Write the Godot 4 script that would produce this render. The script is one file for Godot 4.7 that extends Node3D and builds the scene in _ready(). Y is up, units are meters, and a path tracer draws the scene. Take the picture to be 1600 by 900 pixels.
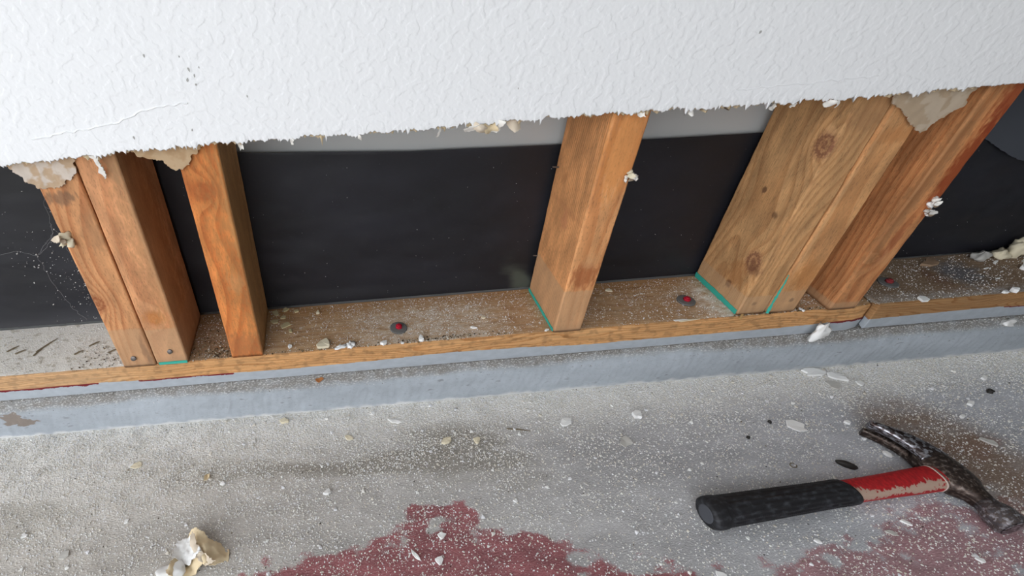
extends Node3D
# Cut-open garage wall: ragged drywall above, studs on bottom plates over a painted
# concrete curb, dusty floor with a claw hammer. Units are metres, plate top is y = 0.

const FLOOR_Y := -0.1006
const CURB_Z := 0.0125
const BOARD_Z := 0.0127        # front face of the drywall
const CAVITY_Z := -0.095       # black building paper

var M := {}                     # shared materials
var used := {}                  # names taken at top level
var nz := FastNoiseLite.new()   # smooth noise, frequency 1
var nr := FastNoiseLite.new()   # rough fractal noise, frequency 1
var rng := RandomNumberGenerator.new()


func _ready() -> void:
	setup_camera_and_light()
	nz.seed = 11; nz.frequency = 1.0; nz.noise_type = FastNoiseLite.TYPE_SIMPLEX_SMOOTH; nz.fractal_type = FastNoiseLite.FRACTAL_NONE
	nr.seed = 23; nr.frequency = 1.0; nr.noise_type = FastNoiseLite.TYPE_SIMPLEX; nr.fractal_type = FastNoiseLite.FRACTAL_FBM; nr.fractal_octaves = 4
	rng.seed = 7
	make_materials()
	build_room()
	build_floor()
	build_curb()
	build_drywall()
	build_sheathing_and_paper()
	build_plates()
	build_studs()
	build_hammer()
	build_debris()
	build_dust()


# ------------------------------------------------------------------ camera, sky, light
func setup_camera_and_light() -> void:
	var f := 767.49
	var cam := Camera3D.new()
	cam.name = "camera"
	cam.projection = Camera3D.PROJECTION_FRUSTUM
	cam.keep_aspect = Camera3D.KEEP_HEIGHT
	cam.near = 0.02
	cam.far = 60.0
	cam.size = cam.near * 900.0 / f
	cam.frustum_offset = Vector2(cam.near * (800.0 - 553.59) / f, cam.near * (446.64 - 450.0) / f)
	cam.transform = Transform3D(Basis(Vector3(0.9964, -0.0418, 0.0733), Vector3(0.0778, 0.7917, -0.6059), Vector3(-0.0327, 0.6095, 0.7922)).orthonormalized(), Vector3(0.2316, 0.4396, 0.4420))
	add_child(cam)
	cam.current = true
	var env := Environment.new()
	var sky := Sky.new()
	var sm := ProceduralSkyMaterial.new()
	sm.sky_top_color = Color(0.92, 0.935, 0.96)
	sm.sky_horizon_color = Color(0.985, 0.99, 1.0)
	sm.ground_horizon_color = Color(0.5, 0.5, 0.49)
	sm.ground_bottom_color = Color(0.46, 0.46, 0.45)
	sm.sky_energy_multiplier = 1.0
	sky.sky_material = sm
	env.background_mode = Environment.BG_SKY
	env.sky = sky
	env.background_energy_multiplier = 2.0
	env.tonemap_mode = Environment.TONE_MAPPER_LINEAR
	env.tonemap_exposure = 1.9
	env.sdfgi_enabled = true
	env.ssao_enabled = true
	env.ssil_enabled = true
	var we := WorldEnvironment.new()
	we.name = "world_environment"
	we.environment = env
	add_child(we)


# ------------------------------------------------------------------ naming helpers
func numbered(called: String) -> String:
	var n: int = used.get(called, 0)
	used[called] = n + 1
	return called if n == 0 else "%s_%03d" % [called, n]


func tag(o: Node, label: String, category := "", group := "", kind := "") -> void:
	o.set_meta("label", label)
	if category: o.set_meta("category", category)
	if group: o.set_meta("group", group)
	if kind: o.set_meta("kind", kind)


func thing(called: String, label: String, category: String, at := Vector3.ZERO, group := "") -> Node3D:
	var o := Node3D.new()
	o.name = numbered(called)
	add_child(o, true)
	o.position = at
	tag(o, label, category, group)
	return o


func put(called: String, mesh: Mesh, mat: Material, parent: Node = null, at := Vector3.ZERO) -> MeshInstance3D:
	var o := MeshInstance3D.new()
	o.mesh = mesh
	if mat: o.material_override = mat
	if parent == null:
		o.name = numbered(called)
		add_child(o, true)
	else:
		var n := called
		var k := 0
		while parent.has_node(NodePath(n)):
			k += 1
			n = "%s_%03d" % [called, k]
		o.name = n
		parent.add_child(o, true)
	o.position = at
	return o


# ------------------------------------------------------------------ mesh helpers
func tri(st: SurfaceTool, a: Vector3, b: Vector3, c: Vector3, out: Vector3) -> void:
	# front faces run clockwise: the normal of a, b, c is (c - a) x (b - a)
	if (c - a).cross(b - a).dot(out) < 0.0:
		st.add_vertex(a); st.add_vertex(c); st.add_vertex(b)
	else:
		st.add_vertex(a); st.add_vertex(b); st.add_vertex(c)


func grid(nu: int, nv: int, pos: Callable, uvf: Callable, flip := false, wrap_u := false) -> ArrayMesh:
	# a smooth surface of (nu + 1) x (nv + 1) points; with wrap_u the normals of first and last column agree
	var v := PackedVector3Array(); v.resize((nu + 1) * (nv + 1))
	var uv := PackedVector2Array(); uv.resize(v.size())
	var nn := PackedVector3Array(); nn.resize(v.size())
	var ix := PackedInt32Array(); ix.resize(nu * nv * 6)
	for j in nv + 1:
		for i in nu + 1:
			var k := j * (nu + 1) + i
			v[k] = pos.call(i, j)
			uv[k] = uvf.call(i, j)
	var q := 0
	for j in nv:
		for i in nu:
			var a := j * (nu + 1) + i
			var b := a + 1
			var c := a + nu + 1
			var d := c + 1
			var t := [a, c, b, b, c, d] if flip else [a, b, c, b, d, c]
			for e in 6:
				ix[q] = t[e]; q += 1
			var n1: Vector3 = (v[t[2]] - v[t[0]]).cross(v[t[1]] - v[t[0]])
			var n2: Vector3 = (v[t[5]] - v[t[3]]).cross(v[t[4]] - v[t[3]])
			nn[a] += n1; nn[b] += n1 + n2; nn[c] += n1 + n2; nn[d] += n2
	if wrap_u:
		for j in nv + 1:
			var k0 := j * (nu + 1)
			var s := nn[k0] + nn[k0 + nu]
			nn[k0] = s; nn[k0 + nu] = s
	for k in nn.size():
		nn[k] = nn[k].normalized() if nn[k].length_squared() > 1e-30 else Vector3.UP
	var arr := []
	arr.resize(Mesh.ARRAY_MAX)
	arr[Mesh.ARRAY_VERTEX] = v; arr[Mesh.ARRAY_TEX_UV] = uv; arr[Mesh.ARRAY_NORMAL] = nn; arr[Mesh.ARRAY_INDEX] = ix
	var m := ArrayMesh.new()
	m.add_surface_from_arrays(Mesh.PRIMITIVE_TRIANGLES, arr)
	return m


func box(a: Vector3, b: Vector3, ch := 0.0) -> ArrayMesh:
	# a box between two corners, its edges chamfered by ch
	var st := SurfaceTool.new()
	st.begin(Mesh.PRIMITIVE_TRIANGLES)
	st.set_smooth_group(-1)
	var c := (a + b) / 2.0
	var h := (b - a).abs() / 2.0
	for ax in 3:
		for s in [-1.0, 1.0]:
			var n := Vector3.ZERO; n[ax] = s
			var u := (ax + 1) % 3
			var w := (ax + 2) % 3
			var p := []
			for k in [[-1, -1], [1, -1], [1, 1], [-1, 1]]:
				var x := Vector3.ZERO
				x[ax] = s * h[ax]; x[u] = k[0] * (h[u] - ch); x[w] = k[1] * (h[w] - ch)
				p.append(c + x)
			tri(st, p[0], p[1], p[2], n); tri(st, p[0], p[2], p[3], n)
	if ch > 0.0:
		for ax in 3:
			var u := (ax + 1) % 3
			var w := (ax + 2) % 3
			for su in [-1.0, 1.0]:
				for sw in [-1.0, 1.0]:
					var p := []
					for s in [-1.0, 1.0]:
						var x := Vector3.ZERO
						x[ax] = s * (h[ax] - ch); x[u] = su * h[u]; x[w] = sw * (h[w] - ch)
						p.append(c + x)
						x[u] = su * (h[u] - ch); x[w] = sw * h[w]
						p.append(c + x)
					var n := Vector3.ZERO; n[u] = su; n[w] = sw
					tri(st, p[0], p[1], p[2], n); tri(st, p[1], p[2], p[3], n)
		for sx in [-1.0, 1.0]:
			for sy in [-1.0, 1.0]:
				for sz in [-1.0, 1.0]:
					var s := Vector3(sx, sy, sz)
					var q := s * (h - Vector3.ONE * ch)
					tri(st, c + q + Vector3(sx * ch, 0, 0), c + q + Vector3(0, sy * ch, 0), c + q + Vector3(0, 0, sz * ch), s)
	st.generate_normals()
	return st.commit()


func sweep(rings: Array, n := 20, pw := 1.0) -> ArrayMesh:
	# rings of [centre, half axis, half axis]; pw below 1 squares the oval; both ends are closed
	var r := rings.duplicate()
	r.push_front([r[0][0], r[0][1] * 0.001, r[0][2] * 0.001])
	r.push_back([r[-1][0], r[-1][1] * 0.001, r[-1][2] * 0.001])
	var first: Array = r[1]
	var dir: Vector3 = r[-2][0] - first[0]
	var flip: bool = first[1].cross(first[2]).dot(dir) > 0.0
	var pos := func(i: int, j: int) -> Vector3:
		var a := TAU * i / n
		var ca := cos(a); var sa := sin(a)
		return r[j][0] + r[j][1] * (signf(ca) * pow(absf(ca), pw)) + r[j][2] * (signf(sa) * pow(absf(sa), pw))
	var uvf := func(i: int, j: int) -> Vector2:
		return Vector2(float(j) / (r.size() - 1), float(i) / n)
	return grid(n, r.size() - 1, pos, uvf, not flip, true)


func tube(path: Array, radius: float, n := 6) -> ArrayMesh:
	var rings := []
	for k in path.size():
		var d: Vector3 = (path[mini(k + 1, path.size() - 1)] - path[maxi(k - 1, 0)]).normalized()
		var a := d.cross(Vector3(0.31, 0.87, 0.38)).normalized()
		rings.append([path[k], a * radius, d.cross(a) * radius])
	return sweep(rings, n)


func disc(at: Vector3, axis: Vector3, prof: Array, n := 18) -> ArrayMesh:
	# a lathed piece: prof holds [distance along the axis, radius]
	var a := axis.cross(Vector3(0.31, 0.17, 0.93)).normalized()
	var b := axis.cross(a)
	var rings := []
	for p in prof: rings.append([at + axis * p[0], a * p[1], b * p[1]])
	return sweep(rings, n)


func lump(sd: int, r: Vector3, rough := 0.35, n := 12) -> ArrayMesh:
	# a crumbly lump that rests on y = 0
	var o := sd * 7.31
	var pos := func(i: int, j: int) -> Vector3:
		var a := TAU * (i % n) / n
		var b := PI * j / (n / 2) - PI / 2
		var d := Vector3(cos(a) * cos(b), sin(b), sin(a) * cos(b))
		var k := 1.0 + rough * nr.get_noise_3d(d.x * 0.9 + o, d.y * 0.9, d.z * 0.9) * 2.0
		var p := d * r * k
		p.y = maxf(p.y, -r.y * 0.55) + r.y * 0.55
		return p
	return grid(n, n / 2, pos, func(i, j): return Vector2(float(i) / n, float(j) / n), true, true)


func flake(sd: int, size: float, wide: float, thick: float, curl := 0.0, corners := 8) -> ArrayMesh:
	# a thin broken chip with an angular outline, bevelled broken edge and an optional curl
	var r := RandomNumberGenerator.new()
	r.seed = sd * 131 + 5
	var top := []; var mid := []; var bot := []
	var ph := r.randf() * TAU
	for k in corners:
		var a := TAU * (k + r.randf_range(-0.42, 0.42)) / corners
		var q := r.randf_range(0.58, 1.15)
		var p := Vector3(cos(a) * q * size / 2, 0, sin(a) * q * wide / 2)
		var up := curl * pow(absf(cos(a + ph)), 2.0) * size
		top.append(p * 0.95 + Vector3(0, thick * r.randf_range(0.85, 1.15) + up, 0))
		mid.append(p + Vector3(0, thick * 0.55 + up, 0))
		bot.append(p * 0.95 + Vector3(0, up * 0.9, 0))
	var st := SurfaceTool.new()
	st.begin(Mesh.PRIMITIVE_TRIANGLES)
	st.set_smooth_group(-1)
	var ct := Vector3(0, thick * 1.05, 0)
	for k in corners:
		var l := (k + 1) % corners
		tri(st, ct, top[k], top[l], Vector3.UP)
		tri(st, Vector3.ZERO, bot[k], bot[l], Vector3.DOWN)
		var o: Vector3 = mid[k] + mid[l]; o.y = 0.0
		tri(st, top[k], mid[k], mid[l], o + Vector3.UP * size * 0.3); tri(st, top[k], mid[l], top[l], o + Vector3.UP * size * 0.3)
		tri(st, mid[k], bot[k], bot[l], o); tri(st, mid[k], bot[l], mid[l], o)
	st.generate_normals()
	return st.commit()


func sheet(outline: PackedVector2Array, thick: float, bump: Callable, xf := Transform3D.IDENTITY, fray := 0.0006, sd := 1) -> ArrayMesh:
	# a thin solid sheet in x, y with a torn outline; bump gives its relief along z
	var pts := PackedVector2Array()
	for k in outline.size():
		var a := outline[k]
		var b := outline[(k + 1) % outline.size()]
		var m := maxi(1, int(a.distance_to(b) / 0.0013))
		for e in m:
			var p := a.lerp(b, float(e) / m)
			var nrm := (b - a).orthogonal().normalized()
			pts.append(p + nrm * fray * (nr.get_noise_2d(p.x * 420.0 + sd * 9.0, p.y * 420.0) * 2.0 + nr.get_noise_2d(p.x * 90.0, p.y * 90.0 + sd) * 3.0))
	var ring := pts.size()
	# inner points on a grid make the relief show
	var box_ := Rect2(pts[0], Vector2.ZERO)
	for p in pts: box_ = box_.expand(p)
	var all := PackedVector2Array(pts)
	var step := maxf(0.002, maxf(box_.size.x, box_.size.y) / 26.0)
	var y := box_.position.y
	while y < box_.end.y:
		var x := box_.position.x
		while x < box_.end.x:
			var p := Vector2(x, y) + Vector2(nz.get_noise_2d(x * 900, y * 900), nz.get_noise_2d(x * 900 + 50, y * 900)) * step * 0.3
			if Geometry2D.is_point_in_polygon(p, pts): all.append(p)
			x += step
		y += step
	var dt := Geometry2D.triangulate_delaunay(all)
	var st := SurfaceTool.new()
	st.begin(Mesh.PRIMITIVE_TRIANGLES)
	st.set_smooth_group(0)
	var f := func(p: Vector2, side: float) -> Vector3: return xf * Vector3(p.x, p.y, bump.call(p) + side * thick / 2.0)
	var up := xf.basis.z
	for k in range(0, dt.size(), 3):
		var a := all[dt[k]]; var b := all[dt[k + 1]]; var c := all[dt[k + 2]]
		if absf((b - a).cross(c - a)) < 1e-10 or not Geometry2D.is_point_in_polygon((a + b + c) / 3.0, pts): continue
		tri(st, f.call(a, 1.0), f.call(b, 1.0), f.call(c, 1.0), up)
	for k in range(0, dt.size(), 3):
		var a := all[dt[k]]; var b := all[dt[k + 1]]; var c := all[dt[k + 2]]
		if absf((b - a).cross(c - a)) < 1e-10 or not Geometry2D.is_point_in_polygon((a + b + c) / 3.0, pts): continue
		st.set_smooth_group(1)
		tri(st, f.call(a, -1.0), f.call(b, -1.0), f.call(c, -1.0), -up)
	st.set_smooth_group(-1)
	var mid := xf * Vector3(box_.get_center().x, box_.get_center().y, 0)
	for k in ring:
		var a := pts[k]; var b := pts[(k + 1) % ring]
		var o: Vector3 = f.call((a + b) / 2.0, 0.0) - mid
		tri(st, f.call(a, 1.0), f.call(a, -1.0), f.call(b, -1.0), o); tri(st, f.call(a, 1.0), f.call(b, -1.0), f.call(b, 1.0), o)
	st.generate_normals()
	return st.commit()


# ------------------------------------------------------------------ textures and materials
func s01(a: float, b: float, x: float) -> float:
	var t := clampf((x - a) / (b - a), 0.0, 1.0)
	return t * t * (3.0 - 2.0 * t)


func mat(c: Color, rough := 0.8, spec := 0.5) -> StandardMaterial3D:
	var m := StandardMaterial3D.new()
	m.albedo_color = c
	m.roughness = rough
	m.metallic_specular = spec
	return m


func rgb(r: int, g: int, b: int) -> Color:
	return Color(r / 255.0, g / 255.0, b / 255.0)


func texture(w: int, h: int, data: PackedByteArray) -> ImageTexture:
	var im := Image.create_from_data(w, h, false, Image.FORMAT_RGB8, data)
	return ImageTexture.create_from_image(im)


func normal_of(w: int, h: int, data: PackedByteArray, depth: float) -> ImageTexture:
	var im := Image.create_from_data(w, h, false, Image.FORMAT_L8, data)
	im.bump_map_to_normal_map(depth)
	return ImageTexture.create_from_image(im)


func textured(t: Texture2D, nt: Texture2D, rough := 0.8, spec := 0.4, ns := 1.0) -> StandardMaterial3D:
	var m := mat(Color.WHITE, rough, spec)
	m.albedo_texture = t
	if nt:
		m.normal_enabled = true
		m.normal_texture = nt
		m.normal_scale = ns
	return m


func make_materials() -> void:
	# knocked-down wall texture: flattened blobs with soft rims, over fine roller stipple
	var n := FastNoiseLite.new()
	n.seed = 4; n.noise_type = FastNoiseLite.TYPE_SIMPLEX_SMOOTH; n.frequency = 0.035; n.fractal_octaves = 2; n.fractal_gain = 0.45
	n.domain_warp_enabled = true; n.domain_warp_amplitude = 9.0; n.domain_warp_frequency = 0.03
	var a := n.get_seamless_image(1024, 1024).get_data()
	n.seed = 9; n.frequency = 0.09
	var b := n.get_seamless_image(1024, 1024).get_data()
	var hi := PackedByteArray(); hi.resize(1024 * 1024)
	var lut := PackedFloat32Array(); lut.resize(256)
	for k in 256:
		lut[k] = 110.0 * s01(0.42, 0.70, k / 255.0)
	for k in hi.size():
		hi[k] = clampi(int(60.0 + lut[a[k]] + b[k] * 0.22), 0, 255)
	M.paint = mat(Color(0.955, 0.96, 0.965), 0.6, 0.35)
	M.paint.normal_enabled = true
	M.paint.normal_texture = normal_of(1024, 1024, hi, 1.3)
	M.paint.normal_scale = 0.9
	M.white_wall = mat(Color(0.9, 0.9, 0.9), 0.8)
	M.room_paint = mat(Color(0.86, 0.86, 0.85), 0.85)
	M.kraft = mat(rgb(196, 170, 138), 0.95, 0.2)
	M.kraft_pale = mat(rgb(214, 200, 180), 0.95, 0.2)
	M.paper_white = mat(rgb(238, 235, 228), 0.9, 0.2)
	M.cream = mat(rgb(226, 207, 172), 0.9, 0.2)
	M.gypsum = mat(rgb(240, 240, 238), 0.9, 0.2)
	M.gypsum_tan = mat(rgb(222, 212, 186), 0.9, 0.2)
	M.gypsum_grey = mat(rgb(196, 194, 188), 0.9, 0.2)
	M.tan_flake = mat(rgb(205, 192, 152), 0.9, 0.2)
	M.sheathing = mat(rgb(194, 196, 195), 0.75)
	M.teal = mat(rgb(52, 168, 150), 0.7)
	M.red_nut = mat(rgb(178, 30, 50), 0.8, 0.3)
	M.washer = mat(rgb(112, 112, 110), 0.8, 0.3)
	M.nail = mat(rgb(112, 106, 102), 0.45); M.nail.metallic = 0.6
	M.dark = mat(rgb(34, 30, 26), 0.6)
	M.twig = mat(rgb(120, 108, 88), 0.9, 0.2)
	M.splinter = mat(rgb(214, 178, 120), 0.8)
	M.rust_leaf = mat(rgb(176, 116, 66), 0.8)
	M.web = mat(rgb(150, 150, 150), 0.9, 0.2)
	M.scuff = mat(rgb(165, 164, 160), 0.9, 0.2)


# ------------------------------------------------------------------ the room
func structure(called: String, mesh: Mesh, m: Material, label: String) -> MeshInstance3D:
	var o := put(called, mesh, m)
	tag(o, label, "", "", "structure")
	return o


func build_room() -> void:
	var l := -2.6; var r := 3.6; var back := -0.11; var front := 1.7; var top := 2.45
	structure("ceiling", box(Vector3(l - 0.12, top, back - 0.12), Vector3(r + 0.12, top + 0.12, front + 0.12)), M.room_paint, "plain white garage ceiling above the cut wall")
	structure("wall_right", box(Vector3(r, FLOOR_Y, back - 0.12), Vector3(r + 0.12, top, front + 0.12)), M.room_paint, "plain white side wall to the right of the cut wall")
	# the left wall and the front wall hold the open garage doors that let the daylight in
	var wl := structure("wall_left", box(Vector3(l - 0.12, 2.35, back - 0.12), Vector3(l, top, front + 0.12)), M.room_paint, "white side wall on the left above an open garage door")
	put("wall_pier", box(Vector3(l - 0.12, FLOOR_Y, back - 0.12), Vector3(l, 2.35, 0.25)), M.room_paint, wl)
	put("wall_pier", box(Vector3(l - 0.12, FLOOR_Y, 1.5), Vector3(l, 2.35, front + 0.12)), M.room_paint, wl)
	var wf := structure("wall_front", box(Vector3(l, 2.35, front), Vector3(r, top, front + 0.12)), M.room_paint, "white front wall facing the cut wall with an open garage door")
	put("wall_pier", box(Vector3(0.25, FLOOR_Y, front), Vector3(r, 2.35, front + 0.12)), M.room_paint, wf)


func build_floor() -> void:
	# worn grey floor paint over old red paint, with plaster dust trodden in
	var w := 2048; var h := 700
	var x0 := -0.45; var x1 := 1.45; var z0 := -0.005; var z1 := 0.46
	var blobs := [[0.27, 0.228, 0.10, 0.034, 1.0], [0.19, 0.232, 0.085, 0.03, 1.0], [0.32, 0.197, 0.045, 0.036, 1.0], [0.315, 0.168, 0.038, 0.011, 0.9], [0.39, 0.230, 0.065, 0.032, 1.0],
		[0.535, 0.268, 0.055, 0.022, 0.9], [0.475, 0.252, 0.03, 0.018, 0.8], [0.74, 0.285, 0.12, 0.045, 0.95], [0.82, 0.25, 0.07, 0.035, 0.75], [0.92, 0.26, 0.07, 0.045, 0.7], [0.975, 0.225, 0.05, 0.03, 0.7],
		[0.865, 0.222, 0.035, 0.024, 0.62], [0.965, 0.150, 0.05, 0.018, 0.62], [0.3, 0.3, 0.3, 0.06, 1.0], [0.8, 0.34, 0.3, 0.06, 1.0]]
	var lo := PackedByteArray(); lo.resize(256 * 96 * 2)
	for j in 96:
		for i in 256:
			var x := x0 + (x1 - x0) * (i + 0.5) / 256.0
			var z := z0 + (z1 - z0) * (j + 0.5) / 96.0
			var v := 0.0
			for b in blobs:
				var d: float = Vector2((x - b[0]) / b[2], (z - b[1]) / b[3]).length()
				v = maxf(v, b[4] * clampf(1.5 - d + 0.35 * nr.get_noise_2d(x * 30.0, z * 30.0), 0.0, 1.0))
			v -= 1.1 * clampf(1.35 - Vector2((x - 0.317 + (z - 0.181) * 0.5) / 0.012, (z - 0.181) / 0.008).length() + 0.6 * nr.get_noise_2d(x * 70.0, z * 70.0), 0.0, 1.0)
			lo[(j * 256 + i) * 2] = clampi(int(v * 255.0), 0, 255)
			# brown stain round the hammer head
			var s := clampf(1.35 - Vector2((x - 0.955 - (z - 0.16) * 0.35) / 0.060, (z - 0.160) / 0.085).length(), 0.0, 1.0)
			lo[(j * 256 + i) * 2 + 1] = int(s * 255.0)
	var im := Image.create_from_data(256, 96, false, Image.FORMAT_RG8, lo)
	im.resize(w, h, Image.INTERPOLATE_CUBIC)
	var mask := im.get_data()
	var na := noise_map(w, h, 3, 0.006, 4, 3.0)
	var nb := noise_map(w, h, 5, 0.03, 3, 1.5)
	var nc := noise_map(w, h, 8, 0.38, 2, 1.0)
	var col := PackedByteArray(); col.resize(w * h * 3)
	var hei := PackedByteArray(); hei.resize(w * h)
	var grey_l := Vector3(192, 186, 178); var grey_r := Vector3(178, 180, 186)
	var dust := Vector3(241, 239, 234); var red := Vector3(138, 76, 80); var brown := Vector3(120, 98, 82)
	var k := 0
	for j in h:
		var z := z0 + (z1 - z0) * (j + 0.5) / h
		var d := z - CURB_Z
		for i in w:
			var x := x0 + (x1 - x0) * (i + 0.5) / w
			var a := na[k] / 255.0; var b := nb[k] / 255.0; var c := nc[k] / 255.0
			var p := grey_l.lerp(grey_r, clampf(x * 1.2, 0.0, 1.0))
			p *= 0.80 + 0.26 * a + 0.10 * b
			var m := mask[k * 2] / 255.0 + (b - 0.5) * 0.55 + (c - 0.5) * 0.35
			if m > 0.42:
				p = p.lerp(red * (0.85 + 0.3 * b), clampf((m - 0.42) * 7.0, 0.0, 1.0) * (0.9 if x < 0.62 else 0.6))
			var st := mask[k * 2 + 1] / 255.0
			if st > 0.0: p = p.lerp(brown, clampf(st * (0.5 + 1.1 * b), 0.0, 0.88))
			# olive-brown sweep marks where the broom dragged the dust away
			var sw := s01(0.52, 0.75, a) * s01(0.02, 0.05, d) * s01(0.19, 0.08, d) * s01(0.75, 0.45, x)
			p = p.lerp(Vector3(112, 106, 94), sw * 0.6)
			var reach := 0.052 + 0.075 * s01(0.25, -0.1, x)
			var du := s01(reach * 1.6, 0.0, d + (a - 0.5) * 0.04) * 0.95 + 0.16 * c
			du = clampf(du * (0.62 + 0.7 * c), 0.0, 0.97)
			p = p.lerp(dust, du)
			p *= 0.9 + 0.2 * c
			col[k * 3] = clampi(int(p.x), 0, 255); col[k * 3 + 1] = clampi(int(p.y), 0, 255); col[k * 3 + 2] = clampi(int(p.z), 0, 255)
			hei[k] = clampi(int(90.0 + (c - 0.5) * 120.0 * (0.35 + du) + b * 40.0), 0, 255)
			k += 1
	var m1 := textured(texture(w, h, col), normal_of(w, h, hei, 3.4), 0.85, 0.3)
	var dn := func(x: float, z: float) -> float:
		return FLOOR_Y + 0.0006 * nr.get_noise_2d(x * 30.0, z * 30.0) * s01(z1, z1 - 0.05, z) * s01(x0, x0 + 0.05, x) * s01(x1, x1 - 0.05, x)
	var near_part := grid(240, 70, func(i, j):
		var x: float = x0 + (x1 - x0) * i / 240.0
		var z: float = z0 + (z1 - z0) * j / 70.0
		return Vector3(x, dn.call(x, z), z), func(i, j): return Vector2(i / 240.0, j / 70.0))
	# the rest of the slab, round the detailed piece
	var st2 := SurfaceTool.new()
	st2.begin(Mesh.PRIMITIVE_TRIANGLES)
	st2.set_smooth_group(-1)
	var quad := func(a: Vector3, b: Vector3, c: Vector3, d: Vector3, out: Vector3):
		tri(st2, a, b, c, out); tri(st2, a, c, d, out)
	var l := -2.72; var r := 3.72; var bk := -0.23; var fr := 1.82; var y := FLOOR_Y; var y2 := FLOOR_Y - 0.12
	for q in [[l, x0, bk, fr], [x1, r, bk, fr], [x0, x1, bk, z0], [x0, x1, z1, fr]]:
		quad.call(Vector3(q[0], y, q[2]), Vector3(q[1], y, q[2]), Vector3(q[1], y, q[3]), Vector3(q[0], y, q[3]), Vector3.UP)
	quad.call(Vector3(l, y2, bk), Vector3(r, y2, bk), Vector3(r, y2, fr), Vector3(l, y2, fr), Vector3.DOWN)
	quad.call(Vector3(l, y, bk), Vector3(r, y, bk), Vector3(r, y2, bk), Vector3(l, y2, bk), Vector3.FORWARD)
	quad.call(Vector3(l, y, fr), Vector3(r, y, fr), Vector3(r, y2, fr), Vector3(l, y2, fr), Vector3.BACK)
	quad.call(Vector3(l, y, bk), Vector3(l, y, fr), Vector3(l, y2, fr), Vector3(l, y2, bk), Vector3.LEFT)
	quad.call(Vector3(r, y, bk), Vector3(r, y, fr), Vector3(r, y2, fr), Vector3(r, y2, bk), Vector3.RIGHT)
	st2.generate_normals()
	var mesh := st2.commit(near_part)
	mesh.surface_set_material(0, m1)
	mesh.surface_set_material(1, mat(rgb(160, 156, 150), 0.85, 0.3))
	structure("floor", mesh, null, "dusty grey painted concrete floor with worn dark red patches")


func noise_map(w: int, h: int, sd: int, freq: float, oct: int, stretch := 1.0) -> PackedByteArray:
	# grey noise, drawn out along x by stretch
	var n := FastNoiseLite.new()
	n.seed = sd; n.frequency = freq; n.noise_type = FastNoiseLite.TYPE_SIMPLEX_SMOOTH; n.fractal_octaves = oct
	var im := n.get_image(int(w / stretch), h)
	im.convert(Image.FORMAT_L8)
	if stretch != 1.0: im.resize(w, h, Image.INTERPOLATE_CUBIC)
	return im.get_data()


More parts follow.
